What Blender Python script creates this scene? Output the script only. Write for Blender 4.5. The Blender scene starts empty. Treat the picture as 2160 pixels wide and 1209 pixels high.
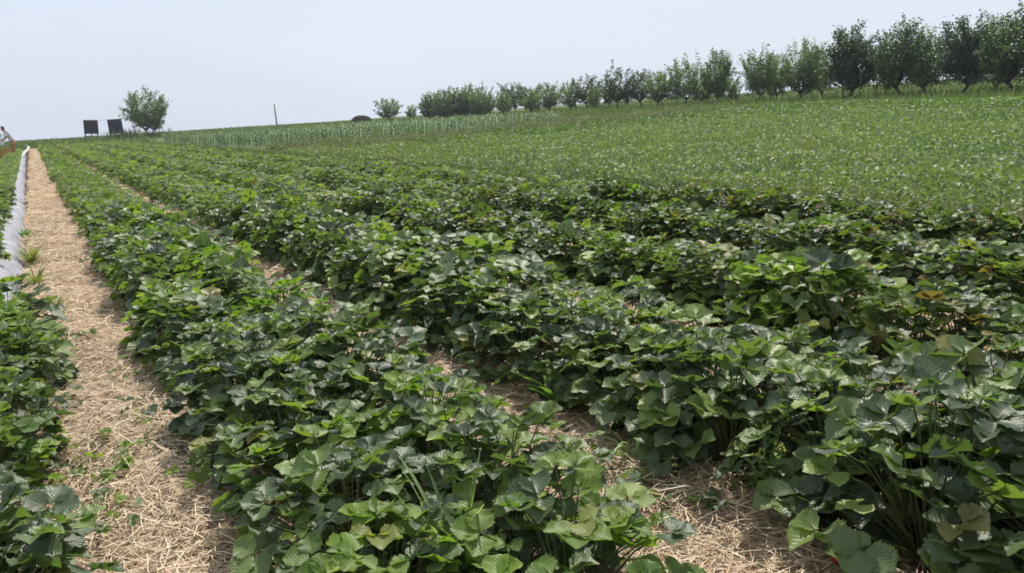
import bpy, math, random
import numpy as np
from mathutils import Matrix, Vector

rad = math.radians
rng = np.random.default_rng(7)
random.seed(7)
SC = bpy.context.scene
COL = SC.collection

# ------------------------------------------------------------------ camera
F_PX, W_PX, H_PX = 1800.0, 2160.0, 1209.0
ROLL = rad(3.2)
LEVEL_VP = (68.0, 301.0)              # where the level bearing of the rows meets the horizon
CAM_H = 1.15


def camera_basis():
    cr, sr = math.cos(ROLL), math.sin(ROLL)
    px, py = LEVEL_VP[0] - W_PX / 2, H_PX / 2 - LEVEL_VP[1]
    u, w = px * cr + py * sr, -px * sr + py * cr
    pitch = math.atan2(w, F_PX)
    fz = w * math.sin(pitch) + F_PX * math.cos(pitch)
    a = -math.atan2(u, fz)
    R0 = np.array([math.cos(a), -math.sin(a), 0])
    F = np.array([math.sin(a) * math.cos(pitch), math.cos(a) * math.cos(pitch), -math.sin(pitch)])
    U0 = np.cross(R0, F)
    return cr * R0 - sr * U0, sr * R0 + cr * U0, F


CX, CY, CF = camera_basis()
CAM = np.array([0.0, 0.0, CAM_H])
cam_data = bpy.data.cameras.new('camera')
cam_data.sensor_width = 36.0
cam_data.lens = F_PX / W_PX * 36.0
cam_data.clip_start = 0.05
cam_data.clip_end = 6000
cam = bpy.data.objects.new('camera', cam_data)
COL.objects.link(cam)
m = Matrix.Identity(4)
for i in range(3):
    m[i][0], m[i][1], m[i][2], m[i][3] = CX[i], CY[i], -CF[i], CAM[i]
cam.matrix_world = m
SC.camera = cam

# ------------------------------------------------------------------ sky, sun, exposure
SUN_EL, SUN_AZ = rad(56), rad(40)     # azimuth measured from +Y (the row bearing) towards +X
world = bpy.data.worlds.new('World')
SC.world = world
world.use_nodes = True
wn = world.node_tree.nodes
wl = world.node_tree.links
wn.clear()
w_out = wn.new('ShaderNodeOutputWorld')
w_bg = wn.new('ShaderNodeBackground')
w_sky = wn.new('ShaderNodeTexSky')
w_sky.sky_type = 'NISHITA'
w_sky.sun_disc = False
w_sky.sun_elevation = SUN_EL
w_sky.sun_rotation = SUN_AZ
w_sky.air_density = 1.0
w_sky.dust_density = 3.0
w_sky.ozone_density = 1.0
w_mix = wn.new('ShaderNodeMix')
w_mix.data_type = 'RGBA'
w_co = wn.new('ShaderNodeTexCoord')
w_mp = wn.new('ShaderNodeMapping')
w_mp.inputs['Scale'].default_value = (1.0, 1.0, 3.0)
w_no = wn.new('ShaderNodeTexNoise')
w_no.inputs['Scale'].default_value = 2.2
w_no.inputs['Detail'].default_value = 5
w_rg = wn.new('ShaderNodeMapRange')
w_rg.inputs['From Min'].default_value = 0.3
w_rg.inputs['From Max'].default_value = 0.7
w_rg.inputs['To Min'].default_value = 0.74
w_rg.inputs['To Max'].default_value = 0.94
wl.new(w_co.outputs['Generated'], w_mp.inputs[0])
wl.new(w_mp.outputs[0], w_no.inputs['Vector'])
wl.new(w_no.outputs['Fac'], w_rg.inputs['Value'])
wl.new(w_rg.outputs[0], w_mix.inputs['Factor'])
w_mix.inputs['B'].default_value = (7.95, 8.7, 10.2, 1)     # thin bright summer veil over the blue
wl.new(w_sky.outputs[0], w_mix.inputs['A'])
wl.new(w_mix.outputs['Result'], w_bg.inputs[0])
w_bg.inputs[1].default_value = 0.1
wl.new(w_bg.outputs[0], w_out.inputs[0])

sun_data = bpy.data.lights.new('sun', 'SUN')
sun_data.energy = 4.8
sun_data.angle = rad(1.5)
sun_data.color = (1.0, 0.95, 0.86)
sun = bpy.data.objects.new('sun', sun_data)
COL.objects.link(sun)
sd = Vector((math.sin(SUN_AZ) * math.cos(SUN_EL), math.cos(SUN_AZ) * math.cos(SUN_EL), math.sin(SUN_EL)))
sun.rotation_euler = sd.to_track_quat('Z', 'Y').to_euler()
sun.location = (0, 0, 30)

SC.view_settings.view_transform = 'Standard'
SC.view_settings.look = 'None'
SC.view_settings.exposure = 0.0
SC.view_settings.gamma = 1.0
SC.view_settings.use_curve_mapping = False
SC.render.engine = 'CYCLES'
SC.cycles.max_bounces = 6
SC.cycles.diffuse_bounces = 3
SC.cycles.glossy_bounces = 2
SC.cycles.transmission_bounces = 3
SC.cycles.transparent_max_bounces = 4
SC.cycles.caustics_reflective = False
SC.cycles.caustics_refractive = False
SC.cycles.use_denoising = True
SC.cycles.filter_width = 1.7


# ------------------------------------------------------------------ terrain and pixel helpers
def sstep(a, b, x):
    t = np.clip((np.asarray(x, float) - a) / (b - a), 0, 1)
    return t * t * (3 - 2 * t)


def H(x, y):
    """height of the land: a field rising a little along the rows, a slope up to the orchard meadow"""
    x = np.asarray(x, float)
    y = np.asarray(y, float)
    yc = np.where(y < 115, y, 115 + 45 * (1 - np.exp(-(np.maximum(y, 115) - 115) / 45)))
    yc = np.maximum(yc, -60)
    d = np.hypot(x, y)
    z = 0.0089 * yc + 0.56 * sstep(8, 40, x) * (1 - 0.45 * sstep(50, 95, y)) + 1.5 * sstep(55, 122, x)
    return z - 0.00002 * np.maximum(0, d - 230) ** 1.6


def ray(px, py):
    v = CX * (px - W_PX / 2) + CY * (H_PX / 2 - py) + CF * F_PX
    return v / np.linalg.norm(v)


def gp(px, py, above=0.0):
    """the point of the land (raised by 'above') seen at a pixel"""
    r = ray(px, py)
    t = 0.5
    while t < 400:
        p = CAM + r * t
        if p[2] < H(p[0], p[1]) + above:
            return np.array([p[0], p[1], float(H(p[0], p[1]))])
        t *= 1.004
    p = CAM + r * 300
    return np.array([p[0], p[1], float(H(p[0], p[1]))])


def at_range(px, d):
    """the land point on the bearing of pixel column px (taken at the horizon) at range d"""
    py = 301 - (px - 68) * math.tan(ROLL)
    r = ray(px, py)
    r = r[:2] / np.hypot(*r[:2]) * d
    return np.array([r[0], r[1], float(H(r[0], r[1]))])


def project(P):
    P = np.atleast_2d(P) - CAM
    z = P @ CF
    zz = np.where(np.abs(z) < 1e-6, 1e-6, z)
    return W_PX / 2 + F_PX * (P @ CX) / zz, H_PX / 2 - F_PX * (P @ CY) / zz, z


# ------------------------------------------------------------------ object helpers
def tag(o, label=None, cat=None, group=None, kind=None):
    if label: o['label'] = label
    if cat: o['category'] = cat
    if group: o['group'] = group
    if kind: o['kind'] = kind
    return o


def empty(name, loc=(0, 0, 0), rz=0.0, scale=1.0):
    o = bpy.data.objects.new(name, None)
    o.empty_display_size = 0.1
    o.location = loc
    o.rotation_euler = (0, 0, rz)
    o.scale = (scale,) * 3 if not hasattr(scale, '__len__') else scale
    COL.objects.link(o)
    return o


def link(name, mesh, parent=None, loc=(0, 0, 0), rot=(0, 0, 0), scale=None):
    o = bpy.data.objects.new(name, mesh)
    COL.objects.link(o)
    if parent: o.parent = parent
    o.location = loc
    o.rotation_euler = rot
    if scale is not None:
        o.scale = (scale,) * 3 if not hasattr(scale, '__len__') else scale
    return o


class MB:
    """collects polygons; build() makes one mesh"""
    def __init__(self):
        self.v, self.f, self.mi, self.sm = [], [], [], []

    def add(self, vs, fs, mi=0, smooth=False):
        o = len(self.v)
        self.v += [tuple(map(float, p)) for p in vs]
        self.f += [tuple(i + o for i in f) for f in fs]
        self.mi += [mi] * len(fs)
        self.sm += [smooth] * len(fs)

    def box(self, c, s, rot=None, mi=0, bev=0.0):
        x, y, z = s[0] / 2, s[1] / 2, s[2] / 2
        b = min(bev, x * .9, y * .9, z * .9)
        if b <= 0:
            vs = [(sx * x, sy * y, sz * z) for sz in (-1, 1) for sx, sy in ((-1, -1), (1, -1), (1, 1), (-1, 1))]
            fs = [(3, 2, 1, 0), (4, 5, 6, 7), (0, 1, 5, 4), (1, 2, 6, 5), (2, 3, 7, 6), (3, 0, 4, 7)]
        else:
            vs, fs = [], []
            rings = [(-z, b), (-z + b, 0), (z - b, 0), (z, b)]
            for zz, k in rings:
                X, Y = x - k, y - k
                vs += [(-X + b, -Y, zz), (X - b, -Y, zz), (X, -Y + b, zz), (X, Y - b, zz),
                       (X - b, Y, zz), (-X + b, Y, zz), (-X, Y - b, zz), (-X, -Y + b, zz)]
            for k in range(3):
                for j in range(8):
                    fs.append((k * 8 + j, k * 8 + (j + 1) % 8, k * 8 + 8 + (j + 1) % 8, k * 8 + 8 + j))
            fs += [tuple(range(7, -1, -1)), tuple(range(24, 32))]
        R = rot if rot is not None else Matrix.Identity(3)
        self.add([Vector(c) + R @ Vector(p) for p in vs], fs, mi)
        return self

    def tube(self, pts, rads, n=6, mi=0, cap=True):
        pts = [Vector(p) for p in pts]
        vs, fs = [], []
        for i, p in enumerate(pts):
            d = (pts[min(i + 1, len(pts) - 1)] - pts[max(i - 1, 0)]).normalized()
            a = d.cross(Vector((0.31, 0.17, 0.93)))
            if a.length < 1e-3: a = d.cross(Vector((1, 0, 0)))
            a.normalize()
            b = d.cross(a)
            r = rads[i] if hasattr(rads, '__len__') else rads
            for k in range(n):
                t = 2 * math.pi * k / n
                vs.append(p + a * (math.cos(t) * r) + b * (math.sin(t) * r))
        for i in range(len(pts) - 1):
            for k in range(n):
                fs.append((i * n + k, i * n + (k + 1) % n, (i + 1) * n + (k + 1) % n, (i + 1) * n + k))
        if cap:
            fs += [tuple(range(n - 1, -1, -1)), tuple((len(pts) - 1) * n + k for k in range(n))]
        self.add(vs, fs, mi, True)
        return self

    def mesh(self, name, mats):
        me = bpy.data.meshes.new(name)
        me.from_pydata(self.v, [], self.f)
        for mt in (mats if isinstance(mats, (list, tuple)) else [mats]):
            me.materials.append(mt)
        me.polygons.foreach_set('material_index', self.mi)
        me.polygons.foreach_set('use_smooth', self.sm)
        me.update()
        return me

    def build(self, name, mats, parent=None, **k):
        return link(name, self.mesh(name, mats), parent, **k)


def np_mesh(name, V, Fc, mats, rnd=None, uv=None, smooth=False, mi=None):
    """V (n,3); Fc (m,3 or 4) int; rnd: one float for each vertex"""
    me = bpy.data.meshes.new(name)
    V = np.ascontiguousarray(V, np.float32)
    Fc = np.ascontiguousarray(Fc, np.int32)
    m_, k = Fc.shape
    me.vertices.add(len(V))
    me.vertices.foreach_set('co', V.ravel())
    me.loops.add(m_ * k)
    me.loops.foreach_set('vertex_index', Fc.ravel())
    me.polygons.add(m_)
    me.polygons.foreach_set('loop_start', np.arange(0, m_ * k, k, dtype=np.int32))
    if smooth:
        me.polygons.foreach_set('use_smooth', np.ones(m_, bool))
    for mt in (mats if isinstance(mats, (list, tuple)) else [mats]):
        me.materials.append(mt)
    if mi is not None:
        me.polygons.foreach_set('material_index', np.ascontiguousarray(mi, np.int32))
    me.update(calc_edges=True)
    if rnd is not None:
        a = me.attributes.new('rnd', 'FLOAT', 'POINT')
        a.data.foreach_set('value', np.ascontiguousarray(rnd, np.float32))
    if uv is not None:
        l = me.uv_layers.new(name='uv')
        l.data.foreach_set('uv', np.ascontiguousarray(uv[Fc.ravel()], np.float32).ravel())
    return me


# ------------------------------------------------------------------ materials
def new_mat(name):
    mt = bpy.data.materials.new(name)
    mt.use_nodes = True
    nt = mt.node_tree
    nt.nodes.clear()
    out = nt.nodes.new('ShaderNodeOutputMaterial')
    return mt, nt, out


def ramp(nt, fac, stops):
    r = nt.nodes.new('ShaderNodeValToRGB')
    els = r.color_ramp.elements
    while len(els) < len(stops): els.new(0.5)
    for e, (p, c) in zip(els, stops):
        e.position = p
        e.color = (*c, 1)
    nt.links.new(fac, r.inputs[0])
    return r.outputs[0]


def noise(nt, scale, detail=4, coord=None, rough=0.6, dist=0.0):
    t = nt.nodes.new('ShaderNodeTexNoise')
    t.inputs['Scale'].default_value = scale
    t.inputs['Detail'].default_value = detail
    t.inputs['Roughness'].default_value = rough
    t.inputs['Distortion'].default_value = dist
    if coord is not None: nt.links.new(coord, t.inputs['Vector'])
    return t.outputs['Fac']


def coords(nt, which='Object'):
    return nt.nodes.new('ShaderNodeTexCoord').outputs[which]


def math_node(nt, op, a, b=None):
    n = nt.nodes.new('ShaderNodeMath')
    n.operation = op
    for i, x in enumerate((a, b)):
        if x is None: continue
        if isinstance(x, (int, float)): n.inputs[i].default_value = x
        else: nt.links.new(x, n.inputs[i])
    return n.outputs[0]


def mixc(nt, fac, a, b, blend='MIX'):
    n = nt.nodes.new('ShaderNodeMix')
    n.data_type = 'RGBA'
    n.blend_type = blend
    for s, x in (('Factor', fac), ('A', a), ('B', b)):
        if isinstance(x, (int, float)): n.inputs[s].default_value = x
        elif isinstance(x, tuple): n.inputs[s].default_value = (*x, 1)
        else: nt.links.new(x, n.inputs[s])
    return n.outputs['Result']


def bump(nt, height, strength=0.5, dist=0.01):
    b = nt.nodes.new('ShaderNodeBump')
    b.inputs['Strength'].default_value = strength
    b.inputs['Distance'].default_value = dist
    nt.links.new(height, b.inputs['Height'])
    return b.outputs[0]


def principled(nt, out, color, rough=0.7, spec=0.4, normal=None, metallic=0.0):
    p = nt.nodes.new('ShaderNodeBsdfPrincipled')
    if isinstance(color, tuple): p.inputs['Base Color'].default_value = (*color, 1)
    else: nt.links.new(color, p.inputs['Base Color'])
    if isinstance(rough, (int, float)): p.inputs['Roughness'].default_value = rough
    else: nt.links.new(rough, p.inputs['Roughness'])
    p.inputs['Specular IOR Level'].default_value = spec
    p.inputs['Metallic'].default_value = metallic
    if normal is not None: nt.links.new(normal, p.inputs['Normal'])
    if out is not None: nt.links.new(p.outputs[0], out.inputs[0])
    return p.outputs[0]


def rnd_value(nt):
    a = nt.nodes.new('ShaderNodeAttribute')
    a.attribute_name = 'rnd'
    oi = nt.nodes.new('ShaderNodeObjectInfo')
    return math_node(nt, 'FRACT', math_node(nt, 'ADD', a.outputs['Fac'], oi.outputs['Random']))


def leaf_material(name, stops, trans=0.3, rough=0.42, spec=0.5, veins=False, glow=(1.5, 1.75, 0.7), patch=0.0,
                  patch_col=(0.10, 0.13, 0.03), patch_scale=0.6, band=0.0, band_col=(0.2, 0.19, 0.1)):
    mt, nt, out = new_mat(name)
    r = rnd_value(nt)
    col = ramp(nt, r, stops)
    nrm = None
    geo = nt.nodes.new('ShaderNodeNewGeometry')
    if patch:
        n = noise(nt, patch_scale, 3, geo.outputs['Position'])
        f = ramp(nt, n, [(0.42, (0, 0, 0)), (0.62, (1, 1, 1))])
        col = mixc(nt, math_node(nt, 'MULTIPLY', f, patch), col, patch_col)
    if band:
        mp = nt.nodes.new('ShaderNodeMapping')
        mp.inputs['Scale'].default_value = (0.55, 0.07, 0.0)
        nt.links.new(geo.outputs['Position'], mp.inputs[0])
        f = ramp(nt, noise(nt, 1.0, 4, mp.outputs[0]), [(0.5, (0, 0, 0)), (0.66, (1, 1, 1))])
        col = mixc(nt, math_node(nt, 'MULTIPLY', f, band), col, band_col)
    if veins:
        uvn = coords(nt, 'UV')
        sep = nt.nodes.new('ShaderNodeSeparateXYZ')
        nt.links.new(uvn, sep.inputs[0])
        au = math_node(nt, 'ABSOLUTE', math_node(nt, 'SUBTRACT', sep.outputs[0], 0.5))
        ph = math_node(nt, 'SUBTRACT', math_node(nt, 'MULTIPLY', sep.outputs[1], 44.0), math_node(nt, 'MULTIPLY', au, 40.0))
        wv = math_node(nt, 'SINE', ph)
        mid = math_node(nt, 'MULTIPLY', math_node(nt, 'MINIMUM', au, 0.06), 14.0)
        hgt = math_node(nt, 'ADD', math_node(nt, 'MULTIPLY', wv, 0.5), mid)
        nrm = bump(nt, hgt, 0.24, 0.002)
        vein = ramp(nt, math_node(nt, 'MULTIPLY', math_node(nt, 'ADD', wv, 1.0), 0.5), [(0.0, (1, 1, 1)), (0.22, (0, 0, 0))])
        col = mixc(nt, math_node(nt, 'MULTIPLY', vein, 0.3), col, (0.13, 0.20, 0.06))
        blot = noise(nt, 9.0, 3, geo.outputs['Position'])
        col = mixc(nt, 0.5, col, ramp(nt, blot, [(0.3, (0.55, 0.6, 0.6)), (0.7, (1.15, 1.1, 0.9))]), 'MULTIPLY')
    p = principled(nt, None, col, rough, spec, nrm)
    tr = nt.nodes.new('ShaderNodeBsdfTranslucent')
    nt.links.new(mixc(nt, 1.0, col, glow, 'MULTIPLY'), tr.inputs[0])
    if nrm is not None: nt.links.new(nrm, tr.inputs['Normal'])
    ms = nt.nodes.new('ShaderNodeMixShader')
    ms.inputs[0].default_value = trans
    nt.links.new(p, ms.inputs[1])
    nt.links.new(tr.outputs[0], ms.inputs[2])
    nt.links.new(ms.outputs[0], out.inputs[0])
    return mt


def simple_mat(name, c1, c2=None, scale=6.0, rough=0.7, spec=0.3, bmp=0.0, bscale=40.0, metallic=0.0):
    mt, nt, out = new_mat(name)
    co = coords(nt)
    col = ramp(nt, noise(nt, scale, 5, co), [(0.3, c1), (0.7, c2 or c1)])
    nrm = bump(nt, noise(nt, bscale, 5, co), 0.6, bmp) if bmp else None
    principled(nt, out, col, rough, spec, nrm, metallic)
    return mt


M = {}
STRAW_STOPS = [(0.0, (0.052, 0.076, 0.042)), (0.33, (0.086, 0.122, 0.056)), (0.58, (0.120, 0.170, 0.064)),
               (0.78, (0.165, 0.228, 0.068)), (0.97, (0.225, 0.300, 0.068)), (1.0, (0.26, 0.23, 0.09))]
LIME_STOPS = [(0.0, (0.10, 0.165, 0.038)), (0.5, (0.165, 0.245, 0.048)), (0.9, (0.23, 0.32, 0.056)), (1.0, (0.25, 0.27, 0.08))]
WORN_STOPS = [(0.0, (0.055, 0.090, 0.034)), (0.4, (0.095, 0.145, 0.040)), (0.75, (0.155, 0.190, 0.048)), (0.9, (0.22, 0.20, 0.07)), (1.0, (0.20, 0.125, 0.06))]
M['leaf'] = leaf_material('strawberry_leaf', STRAW_STOPS, trans=0.34, rough=0.45, spec=0.55, veins=True)
M['leaf_lime'] = leaf_material('strawberry_leaf_lime', LIME_STOPS, trans=0.40, rough=0.48, spec=0.42, veins=True)
M['leaf_worn'] = leaf_material('strawberry_leaf_worn', WORN_STOPS, trans=0.33, rough=0.52, spec=0.35, veins=True)
M['leaf_far'] = leaf_material('strawberry_leaf_far', STRAW_STOPS, trans=0.40, rough=0.55, spec=0.3,
                              patch=0.6, patch_col=(0.135, 0.185, 0.045), patch_scale=0.55)
M['petiole'] = simple_mat('petiole', (0.06, 0.10, 0.03), (0.09, 0.075, 0.04), 20, 0.5)
M['bean'] = leaf_material('bean_leaf', [(0.0, (0.085, 0.130, 0.060)), (0.4, (0.130, 0.188, 0.082)), (0.75, (0.185, 0.245, 0.110)),
                                        (0.95, (0.25, 0.32, 0.16)), (1.0, (0.42, 0.46, 0.32))], trans=0.30, rough=0.52, spec=0.34,
                          patch=0.6, patch_col=(0.19, 0.24, 0.07), patch_scale=0.14, band=0.6, band_col=(0.24, 0.24, 0.11))
M['lime'] = leaf_material('lime_crop_leaf', [(0.0, (0.075, 0.125, 0.040)), (0.5, (0.125, 0.190, 0.055)), (0.85, (0.18, 0.25, 0.075)), (1.0, (0.32, 0.37, 0.18))], trans=0.28, rough=0.5, spec=0.3, patch=0.6, patch_col=(0.105, 0.15, 0.055), patch_scale=0.2)
M['weed'] = leaf_material('weed_leaf', [(0.0, (0.12, 0.15, 0.07)), (0.4, (0.19, 0.20, 0.11)), (0.7, (0.24, 0.23, 0.14)), (1.0, (0.16, 0.22, 0.09))],
                          trans=0.2, rough=0.7, spec=0.2)
M['grass'] = leaf_material('grass_blade', [(0.0, (0.07, 0.12, 0.04)), (0.5, (0.12, 0.17, 0.06)), (0.8, (0.18, 0.20, 0.09)), (1.0, (0.30, 0.28, 0.16))],
                           trans=0.25, rough=0.6, spec=0.25)
M['corn'] = leaf_material('corn_leaf', [(0.0, (0.045, 0.095, 0.042)), (0.5, (0.080, 0.140, 0.058)), (0.85, (0.115, 0.175, 0.07)), (1.0, (0.18, 0.25, 0.13))],
                          trans=0.25, rough=0.5, spec=0.35)
M['tree_dark'] = leaf_material('dark_tree_leaf', [(0.0, (0.026, 0.050, 0.027)), (0.6, (0.052, 0.094, 0.040)), (1.0, (0.13, 0.19, 0.07))], trans=0.30, rough=0.42, spec=0.55)
M['tree_mid'] = leaf_material('mid_tree_leaf', [(0.0, (0.055, 0.092, 0.045)), (0.6, (0.105, 0.16, 0.066)), (1.0, (0.19, 0.25, 0.11))], trans=0.38, rough=0.45)
M['tree_pale'] = leaf_material('pale_tree_leaf', [(0.0, (0.08, 0.125, 0.05)), (0.6, (0.14, 0.20, 0.075)), (1.0, (0.22, 0.27, 0.12))], trans=0.36, rough=0.5)
M['bark'] = simple_mat('bark', (0.045, 0.037, 0.03), (0.10, 0.085, 0.07), 14, 0.9, 0.1, 0.02)


def soil_material():
    mt, nt, out = new_mat('ground_soil_and_grass')
    geo = nt.nodes.new('ShaderNodeNewGeometry')
    pos = geo.outputs['Position']
    soil = ramp(nt, noise(nt, 3.0, 6, pos), [(0.3, (0.055, 0.040, 0.028)), (0.7, (0.115, 0.085, 0.06))])
    grass = ramp(nt, noise(nt, 0.25, 8, pos, 0.75), [(0.28, (0.055, 0.085, 0.032)), (0.5, (0.10, 0.135, 0.055)), (0.75, (0.17, 0.18, 0.09))])
    att = nt.nodes.new('ShaderNodeAttribute')
    att.attribute_name = 'rnd'
    col = mixc(nt, att.outputs['Fac'], soil, grass)
    nrm = bump(nt, noise(nt, 12.0, 8, pos, 0.7), 0.8, 0.05)
    principled(nt, out, col, 0.95, 0.1, nrm)
    return mt


def straw_bed_material():
    mt, nt, out = new_mat('straw_bed')
    geo = nt.nodes.new('ShaderNodeNewGeometry')
    pos = geo.outputs['Position']
    hs = None
    for ang, sc in ((20, (9, 150, 1)), (75, (10, 170, 1)), (-40, (8, 140, 1)), (-80, (9, 160, 1))):
        mp = nt.nodes.new('ShaderNodeMapping')
        mp.inputs['Rotation'].default_value = (0, 0, rad(ang))
        mp.inputs['Scale'].default_value = sc
        nt.links.new(pos, mp.inputs[0])
        n = noise(nt, 1.0, 2, mp.outputs[0], 0.5, 0.4)
        hs = n if hs is None else math_node(nt, 'MAXIMUM', hs, n)
    fine = ramp(nt, hs, [(0.50, (0.25, 0.17, 0.092)), (0.60, (0.48, 0.355, 0.215)), (0.72, (0.62, 0.48, 0.31))])
    big = ramp(nt, noise(nt, 2.2, 4, pos), [(0.3, (0.72, 0.68, 0.66)), (0.62, (1.05, 1.02, 1.0))])
    col = mixc(nt, 1.0, fine, big, 'MULTIPLY')
    principled(nt, out, col, 0.85, 0.2, bump(nt, hs, 0.9, 0.012))
    return mt


def straw_strand_material():
    mt, nt, out = new_mat('straw_strand')
    r = rnd_value(nt)
    col = ramp(nt, r, [(0.0, (0.22, 0.145, 0.08)), (0.3, (0.47, 0.34, 0.205)), (0.7, (0.62, 0.48, 0.315)), (1.0, (0.75, 0.61, 0.43))])
    principled(nt, out, col, 0.5, 0.4)
    return mt


M['ground'] = soil_material()
M['straw_bed'] = straw_bed_material()
M['straw'] = straw_strand_material()
M['film'] = simple_mat('white_mulch_film', (0.19, 0.185, 0.195), (0.37, 0.37, 0.41), 4, 0.5, 0.35, 0.06, 7)

# ------------------------------------------------------------------ ground: one sheet to the horizon
xs = np.unique(np.concatenate([-np.geomspace(4, 380, 26), np.linspace(-4, 9, 27), np.geomspace(9, 420, 48)]))
ys = np.unique(np.concatenate([-np.geomspace(4, 120, 14), np.linspace(-4, 9, 27), np.geomspace(9, 460, 52)]))
GX, GY = np.meshgrid(xs, ys)
GZ = H(GX, GY)
near = np.exp(-np.hypot(GX, GY) / 40)
V = np.stack([GX, GY, GZ - 0.012], -1).reshape(-1, 3)
nx, ny = len(xs), len(ys)
ii = (np.arange(ny - 1)[:, None] * nx + np.arange(nx - 1)[None]).ravel()
Fg = np.stack([ii, ii + 1, ii + nx + 1, ii + nx], -1)
gx, gy = V[:, 0], V[:, 1]
isgrass = np.clip(sstep(7.6, 9.0, gx) + sstep(76, 84, gy) + sstep(-14, -20, gx), 0, 1)
ground = link('ground', np_mesh('ground', V, Fg, M['ground'], rnd=isgrass, smooth=True))
tag(ground, kind='structure')

# ------------------------------------------------------------------ straw paths between the beds
ROW_END = 74.0
PATHS = [(-0.22, 0.48, -1.5, ROW_END), (0.98, 1.68, -1.5, ROW_END), (2.2, 2.86, -1.5, ROW_END), (3.4, 4.05, -1.5, 40.0)]


def path_z(x, y):
    return H(x, y) + 0.012 * np.sin(x * 9 + y * 1.7) * np.sin(y * 2.3 + 1) + 0.008 * np.sin(y * 5.1 + x * 3)


for i, (x0, x1, y0, y1) in enumerate(PATHS):
    py = np.unique(np.concatenate([np.arange(y0, 12, 0.12), np.arange(12, y1, 0.6)]))
    px_ = np.linspace(x0, x1, 7)
    PX, PY = np.meshgrid(px_, py)
    PXw = PX + 0.03 * np.sin(PY * 1.3 + i) * (np.abs(PX - (x0 + x1) / 2) / (x1 - x0) * 2)
    V = np.stack([PXw, PY, path_z(PXw, PY) + 0.02], -1).reshape(-1, 3)
    n_ = len(px_)
    ii = (np.arange(len(py) - 1)[:, None] * n_ + np.arange(n_ - 1)[None]).ravel()
    o = link('straw_path', np_mesh('straw_path', V, np.stack([ii, ii + 1, ii + n_ + 1, ii + n_], -1), M['straw_bed'], smooth=True))
    tag(o, kind='structure')


def strands(n, x, y, zbase, lmin, lmax, wmin, wmax, lift=0.03):
    """n bent flat straws lying at (x, y)"""
    L = rng.uniform(lmin, lmax, n) * rng.choice([1, 1, 0.55, 1.5], n)
    w = rng.uniform(wmin, wmax, n)
    a = rng.uniform(0, 2 * np.pi, n)
    e = np.clip(rng.normal(0, 0.16, n), -0.5, 0.5)
    d = np.stack([np.cos(a) * np.cos(e), np.sin(a) * np.cos(e), np.sin(e)], -1)
    s = np.stack([-np.sin(a), np.cos(a), rng.normal(0, 0.3, n)], -1)
    c = np.stack([x, y, zbase + rng.random(n) ** 2 * lift + np.abs(d[:, 2]) * L * 0.35], -1)
    bend = s * (rng.normal(0, 0.07, n) * L)[:, None]
    up = np.array([0, 0, 1.0])
    V = np.empty((n, 6, 3))
    for k, t in enumerate((-0.5, 0, 0.5)):
        q = c + d * (L * t)[:, None] + (bend + up * (L * 0.04)[:, None] if k == 1 else 0)
        V[:, 2 * k] = q - s * (w / 2)[:, None]
        V[:, 2 * k + 1] = q + s * (w / 2)[:, None]
    b = np.arange(n)[:, None] * 6
    Fq = np.concatenate([b + np.array([0, 1, 3, 2]), b + np.array([2, 3, 5, 4])])
    return V.reshape(-1, 3), Fq, np.repeat(rng.random(n), 6)


parts = []
for (x0, x1, n, y0, y1, s) in ((-0.24, 0.50, 30000, 0.9, 5, 0.75), (-0.24, 0.50, 15000, 5, 14, 1.1), (-0.24, 0.50, 11000, 14, 40, 1.5), (-0.24, 0.50, 7000, 40, 74, 1.8),
                               (0.96, 1.70, 20000, 0.6, 5, 0.75), (0.96, 1.70, 8000, 5, 14, 1.2), (2.2, 2.9, 8000, 0.6, 9, 1.2),
                               (0.45, 1.0, 3500, 0.6, 5, 1.0), (1.65, 2.3, 3500, 0.6, 5, 1.0)):
    x = rng.uniform(x0, x1, n)
    y = rng.uniform(y0, y1, n)
    parts.append(strands(n, x, y, path_z(x, y) + 0.022, 0.04 * s ** 0.5, 0.13 * s ** 0.5, 0.0020 * s, 0.0042 * s, 0.026))


def join(parts):
    o, Vs, Fs, Rs = 0, [], [], []
    for v, f, r in parts:
        Vs.append(v); Fs.append(f + o); Rs.append(r)
        o += len(v)
    return np.concatenate(Vs), np.concatenate(Fs), np.concatenate(Rs)


v, f, r = join(parts)
tag(link('loose_straw', np_mesh('loose_straw', v, f, M['straw'], rnd=r)), 'golden loose straw strewn over the paths between the beds', 'straw', kind='stuff')


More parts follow.
